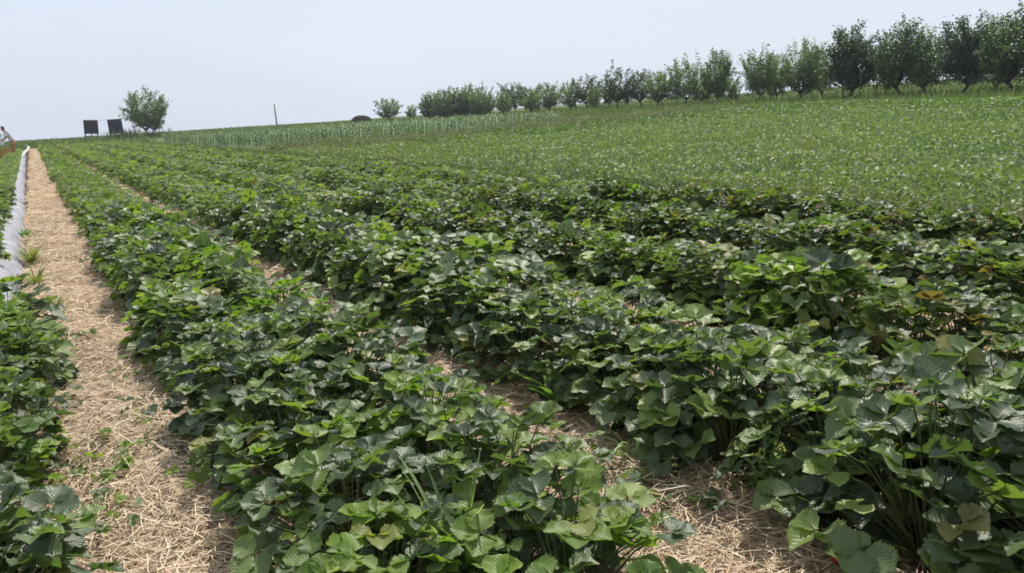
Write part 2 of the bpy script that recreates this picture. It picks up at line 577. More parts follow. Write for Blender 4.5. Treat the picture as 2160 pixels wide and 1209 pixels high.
# ------------------------------------------------------------------ strawberry leaves
def leaflet(nu, nv, length, width, fold, droop, serr, wob):
    """grid blade growing along +Y from the origin, upper side +Z; returns verts, quads, uv"""
    vv = np.linspace(0, 1, nv)
    uu = np.linspace(-1, 1, nu)
    prof = np.sqrt(np.maximum(0, 1 - np.abs(2 * (0.015 + 0.965 * vv ** 0.92) - 1.0) ** 2.6))
    prof[0] = 0.05
    V = np.empty((nv, nu, 3))
    UV = np.empty((nv, nu, 2))
    ph = rng.uniform(0, 6.28)
    for i, t in enumerate(vv):
        hw = width / 2 * prof[i]
        for j, u in enumerate(uu):
            e = 1 + (serr * (1 if i % 2 else -1) if abs(u) > 0.98 and 0 < i < nv - 1 else 0)
            y = t * length + abs(u) ** 2 * (-0.05 if t > 0.5 else 0.03) * length
            y -= 0.05 * length * abs(u) ** 2 * t ** 4
            x = u * hw * e
            z = fold * abs(x) * (0.45 + 0.55 * abs(u)) - droop * length * t ** 2 \
                + wob * width * math.sin(ph + t * 5 + u * 2.2) + 0.03 * width * abs(u) ** 3 * math.sin(t * 17 + ph * 2)
            V[i, j] = (x, y, z)
            UV[i, j] = (u * 0.5 * prof[i] + 0.5, t)
    ii = (np.arange(nv - 1)[:, None] * nu + np.arange(nu - 1)[None]).ravel()
    Q = np.stack([ii, ii + 1, ii + nu + 1, ii + nu], -1)
    return V.reshape(-1, 3), Q, UV.reshape(-1, 2)


def rotm(axis, a):
    return np.array(Matrix.Rotation(a, 3, axis))


def tri_leaf(P, heading, pitch, roll, size, lod):
    """three leaflets at P; heading: direction of the middle leaflet about Z"""
    res = {0: (7, 15), 1: (5, 5), 2: (3, 3)}[lod]
    Vs, Qs, Us, o = [], [], [], 0
    R = rotm('Z', heading - math.pi / 2) @ rotm('X', pitch) @ rotm('Y', roll)
    fold = rng.uniform(0.12, 0.62)
    for k, side in enumerate((0, 1, -1)):
        L = size * (1.0 if side == 0 else 0.92) * rng.uniform(0.92, 1.08)
        v, q, u = leaflet(*res, L, L * rng.uniform(0.90, 1.06), fold, rng.uniform(-0.06, 0.20),
                          0.085 if lod == 0 else 0.0, rng.uniform(0.01, 0.035))
        a = side * rng.uniform(1.15, 1.5)
        v = v @ rotm('X', rng.uniform(-0.08, 0.26)).T @ rotm('Z', a).T
        v = v + np.array([-math.sin(a), math.cos(a), 0]) * 0.006
        Vs.append(v @ R.T + P)
        Qs.append(q + o); Us.append(u)
        o += len(v)
    return np.concatenate(Vs), np.concatenate(Qs), np.concatenate(Us)


def leaf_pose(k, n):
    """petiole end and blade attitude for leaf k of n: inner ones upright, outer ones low and hanging"""
    s = (k + rng.uniform(0, 1)) / n
    t = rad(5 + 80 * s ** 0.62)
    L = rng.uniform(0.22, 0.325) * (1 - 0.31 * s)
    rr, z = L * math.sin(t), 0.03 + L * math.cos(t)
    pitch = rad(rng.normal(16 - 58 * s, 14))
    return rr, z, pitch, s


def petiole(rr, z, n=4):
    """slender stalk from the crown to (rr, 0, z)"""
    mb = MB()
    pts = [(0.012, 0, 0.0), (rr * 0.30 + 0.01, 0, z * 0.50), (rr * 0.68, 0, z * 0.85), (rr, 0, z)]
    mb.tube(pts, [0.0026, 0.0023, 0.002, 0.0017], n, cap=False)
    return np.array(mb.v), np.array(mb.f)


def one_leaf(k, n, lod, size=None):
    rr, z, pitch, s = leaf_pose(k, n)
    size = size or rng.uniform(0.044, 0.073)
    v, q, u = tri_leaf(np.array([rr, 0, z]), rng.normal(0, 0.5), pitch, rng.normal(0, 0.27), size, lod)
    mi = np.zeros(len(q), int)
    if lod < 2:
        pv, pq = petiole(rr, z, 4 if lod == 0 else 3)
        q = np.concatenate([q, pq + len(v)])
        mi = np.concatenate([mi, np.ones(len(pq), int)])
        v = np.concatenate([v, pv])
        u = np.concatenate([u, np.zeros((len(pv), 2))])
    return v, q, u, mi


N_LEAF = 80
LOOKS = {'dark': M['leaf'], 'lime': M['leaf_lime'], 'worn': M['leaf_worn']}
LEAF_PROTO = {k: [] for k in LOOKS}
for k in range(60):
    v, q, u, mi = one_leaf(k, 60, 0)
    for look, mt in LOOKS.items():
        LEAF_PROTO[look].append(np_mesh('leaf', v, q, [mt, M['petiole']], uv=u, smooth=True, mi=mi))
mb = MB()
mb.tube([(0, 0, -0.02), (0.002, 0, 0.01), (0, 0, 0.035)], [0.016, 0.02, 0.012], 7)
CROWN = mb.mesh('crown_stub', M['petiole'])


def plant_arrays(lod, n, size_mul=1.0):
    Vs, Qs, Us, Ms, Rs, o = [], [], [], [], [], 0
    for k in range(n):
        v, q, u, mi = one_leaf(k, n, lod, rng.uniform(0.047, 0.077) * size_mul)
        a = k * 2.39996 + rng.normal(0, 0.3)
        v = v @ rotm('Z', a).T
        Vs.append(v); Qs.append(q + o); Us.append(u); Ms.append(mi)
        Rs.append(np.full(len(v), rng.random()))
        o += len(v)
    return [np.concatenate(x) for x in (Vs, Qs, Us, Ms, Rs)]


PLANT_MID = {k: [] for k in LOOKS}
for k in range(10):
    v, q, u, mi, r = plant_arrays(1, N_LEAF)
    for look, mt in LOOKS.items():
        PLANT_MID[look].append(np_mesh('strawberry_plant', v, q, [mt, M['petiole']], rnd=r, uv=u, smooth=True, mi=mi))
PLANT_FAR = [plant_arrays(2, 44, 1.05) for k in range(8)]
PLANT_FARTHEST = [plant_arrays(2, 20, 1.45) for k in range(8)]

# rows of plants: centre, half spacing of the twin lines, y range, scale, share of lime and worn plants, where
ROWS = [
    ('west', -0.45, 0.16, -1.0, 5.3, 0.97, 0.30, 0.00, 'in the short bed ahead of the white plastic film'),
    ('one', 0.745, 0.16, 0.3, ROW_END, 1.0, 0.42, 0.00, 'in the bed along the broad straw path'),
    ('two', 1.935, 0.15, -0.4, ROW_END, 1.07, 0.22, 0.00, 'in the tall bed past the narrow straw gap'),
    ('three', 3.12, 0.075, -0.6, ROW_END, 0.98, 0.30, 0.22, 'in the middle one of the five long strawberry beds'),
    ('four', 4.30, 0.07, -0.8, ROW_END, 0.93, 0.26, 0.42, 'in the strawberry bed second from the bean field'),
    ('five', 5.48, 0.07, -0.8, ROW_END, 0.90, 0.24, 0.50, 'in the outermost strawberry bed beside the bean field'),
]
WORDS = {'dark': 'dark green strawberry plant', 'lime': 'bright lime green strawberry plant', 'worn': 'yellowing ragged strawberry plant'}
plants = []
for (key, xc, hs, y0, y1, sc, lime, worn, where) in ROWS:
    for side in (-1, 1):
        y = y0 + (0.16 if side > 0 else 0)
        while y < y1:
            lump = 1 + 0.06 * math.sin(y * 1.9 + xc * 3) + 0.04 * math.sin(y * 4.3 + xc)
            clump = 0.5 + 0.5 * math.sin(y * 2.7 + xc * 5 + side) * math.sin(y * 1.1 + xc)
            c = 0.5 * clump + 0.5 * rng.random()
            look = 'lime' if c > 1 - lime * 0.9 else ('worn' if rng.random() < worn else 'dark')
            if not (key in ('four', 'five', 'three') and rng.random() < 0.10):
                plants.append((xc + side * hs + rng.normal(0, 0.045), y + rng.normal(0, 0.04),
                               sc * lump * rng.uniform(0.93, 1.07), key, where, look))
            y += 0.32
pos = np.array([(p[0], p[1], H(p[0], p[1]) + 0.15) for p in plants])
ix, iy, iz = project(pos)
inview = (iz > 0.4) & (ix > -260) & (ix < 2560) & (iy > 0) & (iy < 1850)
dist = np.linalg.norm(pos - CAM, axis=1)
order = [i for i in np.argsort(dist) if inview[i]]
single = order[:250]
detailed = set(single[:54])
ORD = ['', 'first', 'second', 'third', 'fourth', 'fifth', 'sixth', 'seventh', 'eighth', 'ninth', 'tenth']
MARKS = {'one': (gp(965, 1150, 0.16)[1], 'pale grass blades', 'path side', 'gap side'),
         'two': (gp(1612, 1092)[1], 'flowering weed', 'gap side', 'bean side'),
         'west': (5.4, 'film end', 'outer side', 'path side')}
own_label = {}
for key, (my, mark, sa, sb) in MARKS.items():
    xc = [r_ for r_ in ROWS if r_[0] == key][0][1]
    for side, sname in ((-1, sa), (1, sb)):
        for sign, way in ((1, 'towards'), (-1, 'away from')):
            line = sorted((abs(plants[i][1] - my), i) for i in single if plants[i][3] == key and (plants[i][0] - xc) * side > 0 and (plants[i][1] - my) * sign > 0)
            for k, (_, i) in enumerate(line[:10]):
                own_label[i] = '%s from %s %s the lone tree, %s' % (ORD[k + 1], mark, way, sname)
for i in single:
    x, y, s, key, where, look = plants[i]
    z = float(H(x, y))
    if i in detailed:
        e = empty('strawberry_plant', (x, y, z), rng.uniform(0, 6.28), (s, s, s * rng.uniform(1.0, 1.18)))
        link('crown_stub', CROWN, e)
        for k in range(N_LEAF):
            p = LEAF_PROTO[look if rng.random() < 0.8 else 'dark'][int((k + rng.random()) / N_LEAF * 60)]
            link('leaf', p, e, rot=(rng.normal(0, 0.08), rng.normal(0, 0.08), k * 2.39996 + rng.normal(0, 0.35)), scale=rng.uniform(0.9, 1.06))
    else:
        e = link('strawberry_plant', PLANT_MID[look][rng.integers(10)], None, (x, y, z), (0, 0, rng.uniform(0, 6.28)), (s, s, s * rng.uniform(1.0, 1.18)))
    if i in own_label:
        tag(e, WORDS[look].replace('bright ', '').replace('ragged ', '') + ', ' + own_label[i], 'strawberry plant', '%s plants of strawberry bed %s' % (look, key))
    else:
        tag(e, WORDS[look] + ' ' + where, 'strawberry plant', '%s plants of strawberry bed %s' % (look, key))
parts = []
done = set(single)
for i, (x, y, s, key, where, look) in enumerate(plants):
    if i in done: continue
    d = dist[i]
    src = PLANT_FAR if d < 22 else PLANT_FARTHEST
    if d > 45 and rng.random() < 0.25: continue
    v, q, u, mi, r = src[rng.integers(len(src))]
    v = v @ rotm('Z', rng.uniform(0, 6.28)).T * s + np.array([x, y, float(H(x, y))])
    parts.append((v, q, (r + rng.random() * 0.999) % 1))
v, f, r = join(parts)
tag(link('strawberry_foliage', np_mesh('strawberry_foliage', v, f, M['leaf_far'], rnd=r, smooth=True)),
    'dense strawberry foliage running away along the far ends of the beds', 'foliage', kind='stuff')

# ------------------------------------------------------------------ scatter helpers for leaves of distant crops
def inside(poly, x, y):
    c = np.zeros(len(x), bool)
    n = len(poly)
    for i in range(n):
        (x1, y1), (x2, y2) = poly[i], poly[(i + 1) % n]
        cond = ((y1 > y) != (y2 > y)) & (x < (x2 - x1) * (y - y1) / (y2 - y1 + 1e-12) + x1)
        c ^= cond
    return c


def scatter(poly, n, bias=1.0, dmax=None):
    """n points in the polygon, denser near the camera (uniform over bearing and range**bias)"""
    P = np.array(poly)
    R = np.hypot(P[:, 0], P[:, 1])
    A = np.arctan2(P[:, 0], P[:, 1])
    out = []
    got = 0
    # nearest range: 0.6 of the smallest vertex range keeps edges between vertices covered
    r0, r1, a0, a1 = max(1.0, R.min() * 0.55), R.max(), A.min(), A.max()
    while got < n:
        k = 40000
        a = rng.uniform(a0, a1, k)
        r = (rng.uniform(r0 ** bias, r1 ** bias, k)) ** (1 / bias)
        x, y = r * np.sin(a), r * np.cos(a)
        msk = inside(poly, x, y)
        out.append(np.stack([x[msk], y[msk]], -1))
        got += msk.sum()
        if k and not msk.any() and len(out) > 50: break
    return np.concatenate(out)[:n]


def leaf_quads(c, size, tilt=0.5, aspect=0.62, fold=0.35, up=None):
    """rhombic leaves folded on the midrib, two triangles each, at c (n,3)"""
    n = len(c)
    a = rng.uniform(0, 2 * np.pi, n)
    e = rng.normal(0.1, tilt, n)
    ro = rng.normal(0, tilt, n)
    d = np.stack([np.cos(a) * np.cos(e), np.sin(a) * np.cos(e), np.sin(e)], -1)
    s0 = np.stack([-np.sin(a), np.cos(a), np.zeros(n)], -1)
    nn = np.cross(d, s0)
    s = s0 * np.cos(ro)[:, None] + nn * np.sin(ro)[:, None]
    nn = np.cross(d, s)
    L = (size * rng.uniform(0.7, 1.3, n))[:, None]
    V = np.empty((n, 4, 3))
    V[:, 0] = c - d * L * 0.5
    V[:, 1] = c + s * L * aspect * 0.5 + nn * L * fold * 0.3 - d * L * 0.05
    V[:, 2] = c + d * L * 0.5
    V[:, 3] = c - s * L * aspect * 0.5 + nn * L * fold * 0.3 - d * L * 0.05
    b = np.arange(n)[:, None] * 4
    Fc = np.concatenate([b + np.array([0, 2, 1]), b + np.array([0, 3, 2])])
    return V.reshape(-1, 3), Fc, np.repeat(rng.random(n), 4)


def blades(c, h, w, lean=0.35):
    """upright bent blades, 3 triangles each"""
    n = len(c)
    a = rng.uniform(0, 2 * np.pi, n)
    t = rng.uniform(0, 2 * np.pi, n)
    s = np.stack([np.cos(a), np.sin(a), np.zeros(n)], -1)
    l = np.stack([np.cos(t), np.sin(t), np.zeros(n)], -1) * (np.abs(rng.normal(0, lean, n)) * h)[:, None]
    hh = (h * rng.uniform(0.6, 1.25, n))[:, None]
    z = np.array([0, 0, 1.0])
    ww = (w if hasattr(w, '__len__') else np.full(n, w))[:, None]
    V = np.empty((n, 5, 3))
    V[:, 0] = c - s * ww / 2
    V[:, 1] = c + s * ww / 2
    V[:, 2] = c + z * hh * 0.6 + l * 0.35 - s * ww * 0.4
    V[:, 3] = c + z * hh * 0.6 + l * 0.35 + s * ww * 0.4
    V[:, 4] = c + z * hh * 0.95 + l
    b = np.arange(n)[:, None] * 5
    Fc = np.concatenate([b + np.array(q) for q in ((0, 1, 3), (0, 3, 2), (2, 3, 4))])
    return V.reshape(-1, 3), Fc, np.repeat(rng.random(n), 5)


def stuff(name, parts, mat, label, cat):
    v, f, r = join(parts) if isinstance(parts, list) else parts
    return tag(link(name, np_mesh(name, v, f, mat, rnd=r)), label, cat, kind='stuff')


def poly_px(*pts):
    return [tuple(gp(x, y)[:2]) for x, y in pts]


# ------------------------------------------------------------------ bean field, lime strip, weedy margin
BEAN_X = 6.25
far_edge = [(1140, 300), (1330, 282), (1500, 266), (1650, 256), (1800, 250), (2000, 248), (2300, 246)]
top_edge = [(1060, 296), (1250, 269), (1400, 252), (1540, 238), (1700, 229), (1850, 226), (2000, 225), (2300, 223)]
bean_poly = [(BEAN_X, -8), (BEAN_X, 27)] + poly_px((760, 326), (950, 318), *far_edge) + [(60, 10), (40, -8)]
lime_poly = poly_px((830, 318), (950, 304), (1060, 290), *top_edge[1:]) + poly_px(*far_edge[::-1]) + poly_px((950, 322), (850, 326))
weed_poly = poly_px((560, 322), (700, 312), (900, 299), (1060, 279), (1250, 260), (1400, 246), (1540, 235), (1540, 242), (1400, 259), (1250, 277),
                    (1060, 296), (950, 310), (830, 322), (700, 330))


def carpet(poly, n, hmin, hmax, size0, bias, mound=0.0, grow=0.012, tilt=0.55, cap=0.16):
    p = scatter(poly, n, bias)
    d = np.hypot(p[:, 0], p[:, 1])
    lump = 0.5 + 0.25 * np.sin(p[:, 0] * 2.1 + np.sin(p[:, 1] * 0.9) * 1.5) + 0.25 * np.sin(p[:, 1] * 1.7 + p[:, 0] * 0.6)
    top = hmin + (hmax - hmin) * (1 - mound + mound * lump)
    z = H(p[:, 0], p[:, 1]) + top * (1 - 0.75 * rng.random(len(p)) ** 2)
    size = np.minimum(size0 * (1 + grow * 10 * np.maximum(0, d - 8) / 10), cap)
    return leaf_quads(np.column_stack([p, z]), size, tilt)


parts = [carpet(bean_poly, 300000, 0.14, 0.38, 0.055, 1.25, 0.8, 0.022, 0.75)]
bp = scatter(bean_poly, 9000, 1.2)
parts.append(blades(np.column_stack([bp, H(bp[:, 0], bp[:, 1]) + 0.1]), rng.uniform(0.2, 0.42, len(bp)), 0.012))
cc = scatter(bean_poly, 1500, 1.15)
k = rng.integers(0, len(cc), 60000)
cs = rng.uniform(0.15, 0.45, len(cc)); ch = rng.uniform(0.25, 0.55, len(cc))
x = cc[k, 0] + rng.normal(0, 1, len(k)) * cs[k]; y = cc[k, 1] + rng.normal(0, 1, len(k)) * cs[k] * 1.6
rr = np.hypot(x - cc[k, 0], (y - cc[k, 1]) / 1.6) / cs[k]
z = H(x, y) + np.maximum(0.1, ch[k] * np.exp(-0.35 * rr ** 2)) * rng.uniform(0.7, 1.0, len(k))
ok = x > BEAN_X
lv = leaf_quads(np.column_stack([x, y, z])[ok], np.minimum(0.055 * (1 + 0.022 * np.maximum(0, np.hypot(x, y)[ok] - 8)), 0.16), 0.75)
ct_ = rng.random(len(cc))
parts.append((lv[0], lv[1], np.clip(lv[2] * 0.5 + np.repeat(ct_[k][ok], 4) * 0.45, 0, 0.99)))
stuff('bean_foliage', parts, M['bean'], 'low bean crop with pale flecked leaves carpeting the field beside the strawberries', 'crop')
stuff('lime_crop', carpet(lime_poly, 60000, 0.15, 0.34, 0.10, 1.0, 0.6, 0.02), M['lime'], 'bright lime green crop strip along the top of the bean field', 'crop')
parts = [carpet(weed_poly, 22000, 0.1, 0.42, 0.09, 1.0, 0.8, 0.01)]
wp = scatter(weed_poly, 9000, 1.0)
parts.append(blades(np.column_stack([wp, H(wp[:, 0], wp[:, 1])]), rng.uniform(0.2, 0.55, len(wp)), 0.03))
stuff('margin_weeds', parts, M['weed'], 'pale brownish weeds along the margin between bean field and corn', 'weeds')

# grass strip between the last strawberry bed and the beans, and rough edges
n = 26000
y = 60 * rng.random(n) ** 1.6 - 2
x = 5.95 + rng.random(n) * 0.75 + rng.normal(0, 0.12, n)
g1 = blades(np.column_stack([x, y, H(x, y)]), rng.uniform(0.1, 0.30, n), 0.008 + 0.0006 * np.maximum(y, 0))
# meadow under and behind the orchard
meadow_poly = poly_px((700, 262), (900, 256), (1060, 262), (1250, 256), (1400, 248), (1540, 236), (1700, 227), (1850, 224), (2000, 223), (2300, 221)) + \
    [tuple(at_range(q, 150)[:2]) for q in (2400, 2100, 1800, 1500, 1200, 900, 700)]
p = scatter(meadow_poly, 60000, 0.9)
d = np.hypot(p[:, 0], p[:, 1])
g2 = blades(np.column_stack([p, H(p[:, 0], p[:, 1])]), rng.uniform(0.12, 0.42, len(p)), 0.03 + 0.0007 * d)
# far end of the strawberry field and the skyline field beyond it
far_poly = [(-40, 75), (9, 75), (9, 96), (30, 100), (62, 120), (75, 165), (20, 190), (-40, 180)]
p = scatter(far_poly, 30000, 0.9)
d = np.hypot(p[:, 0], p[:, 1])
g3 = blades(np.column_stack([p, H(p[:, 0], p[:, 1])]), rng.uniform(0.15, 0.45, len(p)), 0.03 + 0.0007 * d)
n = 7000
y = rng.uniform(0.5, 7.5, n)
x = 6.15 + rng.normal(0, 0.16, n)
dg = blades(np.column_stack([x, y, H(x, y)]), rng.uniform(0.08, 0.24, n), 0.009, 0.6)
stuff('dry_grass', dg, M['straw'], 'dry straw coloured grass strip between the last strawberry bed and the beans', 'grass')
stuff('grass', [g1, g2, g3], M['grass'], 'rough meadow grass under the orchard and along the field edges', 'grass')

# ------------------------------------------------------------------ corn
corn_mats = [M['corn']]


def corn_mesh():
    mb = MB()
    h = rng.uniform(0.8, 1.0)
    mb.tube([(0, 0, 0), (0.01, 0, h * 0.5), (0.0, 0.01, h * 0.85)], [0.016, 0.013, 0.006], 5)
    a0 = rng.uniform(0, 6.28)
    for k in range(8):
        z = h * (0.1 + 0.1 * k)
        a = a0 + (k % 2) * math.pi + rng.normal(0, 0.3)
        L = rng.uniform(0.42, 0.62) * (1 - 0.04 * k)
        d = Vector((math.cos(a), math.sin(a), 0))
        sdir = Vector((-math.sin(a), math.cos(a), 0))
        vs = []
        for t, hz, w in ((0, 0, 0.02), (0.3, 0.26, 0.04), (0.6, 0.34, 0.036), (0.85, 0.24, 0.022), (1.0, 0.08, 0.003)):
            c = d * (L * t * 0.9) + Vector((0, 0, z + hz * L))
            vs += [c - sdir * w + Vector((0, 0, w * 0.5)), c, c + sdir * w + Vector((0, 0, w * 0.5))]
        fs = []
        for i in range(4):
            fs += [(3 * i, 3 * i + 1, 3 * i + 4, 3 * i + 3), (3 * i + 1, 3 * i + 2, 3 * i + 5, 3 * i + 4)]
        mb.add(vs, fs, 0, True)
    return mb


CORN = [corn_mesh() for k in range(8)]
CORN_ME = [c.mesh('corn_plant', M['corn']) for c in CORN]
corn_poly = poly_px((345, 303), (420, 312), (560, 313), (700, 306), (850, 296), (1010, 286), (1180, 268)) + \
    [tuple(at_range(q, dd)[:2]) for q, dd in ((1180, 64), (1010, 70), (850, 72), (700, 74), (500, 77), (345, 84))]
cp = []
cx0, cx1 = min(p[0] for p in corn_poly), max(p[0] for p in corn_poly)
cy0, cy1 = min(p[1] for p in corn_poly), max(p[1] for p in corn_poly)
for yy in np.arange(cy0, cy1, 0.75):
    xx = np.arange(cx0, cx1, 0.33)
    cp.append(np.stack([xx + rng.normal(0, 0.06, len(xx)), yy + rng.normal(0, 0.06, len(xx)) + 0.02 * xx], -1))
cp = np.concatenate(cp)
cp = cp[inside(corn_poly, cp[:, 0], cp[:, 1])]
cp = cp[rng.random(len(cp)) < (0.75 + 0.2 * np.sin(cp[:, 0] * 0.9) * np.sin(cp[:, 1] * 0.7)) * (1 - 0.75 * sstep(24, 44, cp[:, 0]))]
cd = np.hypot(cp[:, 0], cp[:, 1])
oi = np.argsort(cd)
for i in oi[:260]:
    o = link('corn_plant', CORN_ME[rng.integers(8)], None, (cp[i][0], cp[i][1], float(H(*cp[i])) - 0.01), (0, 0, rng.uniform(0, 6.28)), rng.uniform(0.38, 0.85) * (1 - 0.35 * float(sstep(18, 34, cp[i][0]))))
    tag(o, 'young corn plant at the weedy front edge of the corn patch', 'corn plant', 'corn plants along the front of the patch')
parts = []
CV = [(np.array(c.v), np.array([q for q in c.f if len(q) == 4])) for c in CORN]
rest = oi[260:]
rest = rest[rng.random(len(rest)) < np.where(cd[rest] < 62, 1.0, 0.35)]
for i in rest:
    v, f = CV[rng.integers(8)]
    v = v @ rotm('Z', rng.uniform(0, 6.28)).T * rng.uniform(0.36, 0.8) * (1 - 0.35 * float(sstep(18, 34, cp[i][0]))) + np.array([cp[i][0], cp[i][1], float(H(*cp[i]))])
    parts.append((v, f, np.full(len(v), rng.random())))
stuff('corn_patch', parts, M['corn'], 'blue green corn plants massed deep in the patch below the orchard', 'corn')


# ------------------------------------------------------------------ trees
def tree_meshes(key, height, crown_w, trunk_h, mat, n_shoot, per_shoot, leaf, upright, spiky, n_stem=1, low=0.0, clump=0.042):
    """trunk with limbs, and a crown of leafy shoots; unit metres, base at the origin"""
    tr, br = MB(), MB()
    V, Fq, R = [], [], []
    o = 0
    stems = []
    for k in range(n_stem):
        a = rng.uniform(0, 6.28)
        off = Vector((math.cos(a), math.sin(a), 0)) * (0.0 if n_stem == 1 else 0.10 * height * 0.4)
        topp = Vector((rng.normal(0, 0.05) * height, rng.normal(0, 0.05) * height, trunk_h)) + off * 2
        r = 0.022 * height * (1 if n_stem == 1 else 0.7)
        mid = (off + topp) / 2 + Vector((rng.normal(0, .02) * height, rng.normal(0, .02) * height, 0))
        tr.tube([off + Vector((0, 0, -0.08)), off + Vector((0, 0, 0.06 * height)), mid, topp], [r * 1.5, r * 1.1, r * 0.92, r * 0.8], 8)
        stems.append(topp)
    cz = trunk_h + (height - trunk_h) * 0.5
    hz = (height - trunk_h) * 0.5
    lobes = [(rng.uniform(0, 6.28), rng.uniform(0.62, 1.18)) for _ in range(7)]
    limbs = []
    for k in range(6 + 2 * n_stem):
        st = stems[k % len(stems)]
        a = k * 2.4 + rng.normal(0, 0.3)
        up = rng.uniform(0.35, 0.8)
        end = st + Vector((math.cos(a) * crown_w * 0.5 * (1 - up * 0.6), math.sin(a) * crown_w * 0.5 * (1 - up * 0.6), hz * 1.7 * up))
        md = st.lerp(end, 0.5) + Vector((math.cos(a), math.sin(a), -0.3)) * 0.05 * height
        br.tube([st - Vector((0, 0, 0.03)), md, end], [0.013 * height, 0.008 * height, 0.003 * height], 5)
        limbs.append((st, md, end))
    for k in range(n_shoot):
        st, md, end = limbs[rng.integers(len(limbs))]
        t = rng.uniform(0.05, 1.0)
        p0 = (st.lerp(md, t * 2) if t < 0.5 else md.lerp(end, t * 2 - 1))
        a = rng.uniform(0, 6.28)
        ct = rng.uniform(-1 + low, 1)
        stt = math.sqrt(max(0, 1 - ct * ct))
        rr = rng.uniform(0.72, 1.0)
        lob = 1.0
        for la, lm in lobes:
            dd = abs((a - la + math.pi) % (2 * math.pi) - math.pi)
            if dd < 0.5: lob = lm
        wid = crown_w * 0.5 * (1.0 if ct < 0.2 else 1.0)
        if ct < 0: stt = max(stt, rng.uniform(0.45, 0.8))
        tgt = Vector((math.cos(a) * stt * wid * rr * lob, math.sin(a) * stt * wid * rr * lob, cz + ct * hz * rr * (0.93 + 0.12 * lob - 0.05)))
        tip = tgt + Vector((0, 0, spiky * height * abs(rng.normal(0, 1)))) if ct > -0.3 else tgt
        p0v = np.array(p0); tv = np.array(tip); dv = tv - p0v
        Ln = np.linalg.norm(dv)
        cl = rng.choice([0.35, 0.62, 0.85, 1.0], per_shoot, p=[0.2, 0.3, 0.3, 0.2])
        s = cl + rng.normal(0, 0.05, per_shoot)
        base = p0v + dv * s[:, None] + np.array([0, 0, 1.0]) * (np.sin(np.clip(s, 0, 1) * np.pi) * upright * Ln * -0.12)[:, None]
        spread = clump * height * (1.25 - 0.75 * cl)
        c = base + rng.normal(0, 1, (per_shoot, 3)) * spread[:, None]
        c[:, 2] = np.maximum(c[:, 2], 0.12 * height * (1 - low * 0.5))
        v, f, r = leaf_quads(c, np.full(per_shoot, leaf), 0.7, 0.6, 0.4)
        V.append(v); Fq.append(f + o); R.append(np.clip(r * 0.75 + 0.2 * rng.random(), 0, 0.999)); o += len(v)
        if k % 4 == 0:
            br.tube([p0, Vector(p0v + dv * 0.5 - np.array([0, 0, 0.03 * Ln])), tip], [0.004 * height, 0.003 * height, 0.001 * height], 3)
    crown = np_mesh('crown', np.concatenate(V), np.concatenate(Fq), mat, rnd=np.concatenate(R))
    return dict(h=height, trunk=tr.mesh('trunk', M['bark']), limbs=br.mesh('limbs', M['bark']), crown=crown)


T = {
    'dark': [tree_meshes('d', 5.0, 4.0, 0.75, M['tree_dark'], 105, 105, 0.16, 0.5, 0.008, 1, clump=0.045) for k in range(4)],
    'mid': [tree_meshes('m', 4.3, 3.8, 0.70, M['tree_mid'], 80, 92, 0.15, 0.6, 0.03, 1) for k in range(4)],
    'vase': [tree_meshes('v', 3.4, 2.4, 0.75, M['tree_dark'], 50, 70, 0.135, 0.8, 0.06, 1, clump=0.038) for k in range(4)],
    'pale': [tree_meshes('p', 3.0, 2.9, 0.55, M['tree_pale'], 54, 70, 0.14, 0.8, 0.055, 1) for k in range(4)],
    'bush': [tree_meshes('b', 3.4, 4.3, 0.25, M['tree_mid'], 100, 80, 0.17, 0.5, 0.05, 2) for k in range(4)],
}
T['lone'] = [tree_meshes('l', 5.4, 5.2, 0.9, M['tree_mid'], 85, 110, 0.19, 0.4, 0.02, 2, clump=0.040)]
TREE_LABEL = {
    'dark': ('tall dark leafy orchard tree standing at the top of the bean field', 'tall dark orchard trees'),
    'mid': ('grey green open orchard tree with spreading limbs among the meadow grass', 'grey green orchard trees'),
    'vase': ('slim dark young orchard tree with upright shoots on a bare trunk', 'slim dark orchard trees'),
    'pale': ('small pale green orchard tree with spiky upright shoots', 'small pale orchard trees'),
    'bush': ('broad bushy tree in the dense clump behind the corn', 'bushy trees behind the corn'),
}
# kind, column, range, height in pixels, width factor
TREES = [
    ('pale', 822, 112, 44, 1.35), ('pale', 868, 114, 30, 1.0),
    ('bush', 908, 108, 50, 0.9), ('bush', 945, 106, 58, 1.0), ('bush', 985, 107, 62, 0.95), ('bush', 1022, 104, 60, 0.8),
    ('vase', 1080, 103, 66, 1.25), ('pale', 1064, 92, 48, 0.95), ('vase', 1124, 100, 66, 1.25), ('pale', 1121, 88, 50, 1.0),
    ('pale', 1160, 90, 62, 0.85), ('pale', 1203, 88, 60, 0.9), ('vase', 1244, 86, 76, 1.15), ('pale', 1254, 80, 50, 0.75),
    ('vase', 1283, 90, 62, 0.9), ('vase', 1304, 78, 86, 1.0), ('vase', 1322, 84, 60, 0.9), ('vase', 1352, 78, 74, 1.1), ('pale', 1389, 72, 74, 1.0),
    ('pale', 1437, 71, 88, 0.9), ('mid', 1478, 74, 72, 0.9), ('mid', 1514, 66, 124, 0.95), ('pale', 1548, 64, 66, 0.8),
    ('mid', 1598, 62, 124, 0.95), ('mid', 1640, 66, 108, 0.8), ('mid', 1694, 58, 136, 0.9), ('mid', 1733, 64, 120, 0.75), ('dark', 1790, 54, 170, 0.95),
    ('mid', 1862, 58, 128, 0.7), ('dark', 1904, 52, 170, 0.85), ('mid', 1952, 55, 140, 0.8), ('dark', 2030, 50, 172, 0.95),
    ('mid', 2092, 54, 160, 0.9), ('dark', 2144, 47, 176, 1.0), ('dark', 2225, 46, 180, 1.0),
]


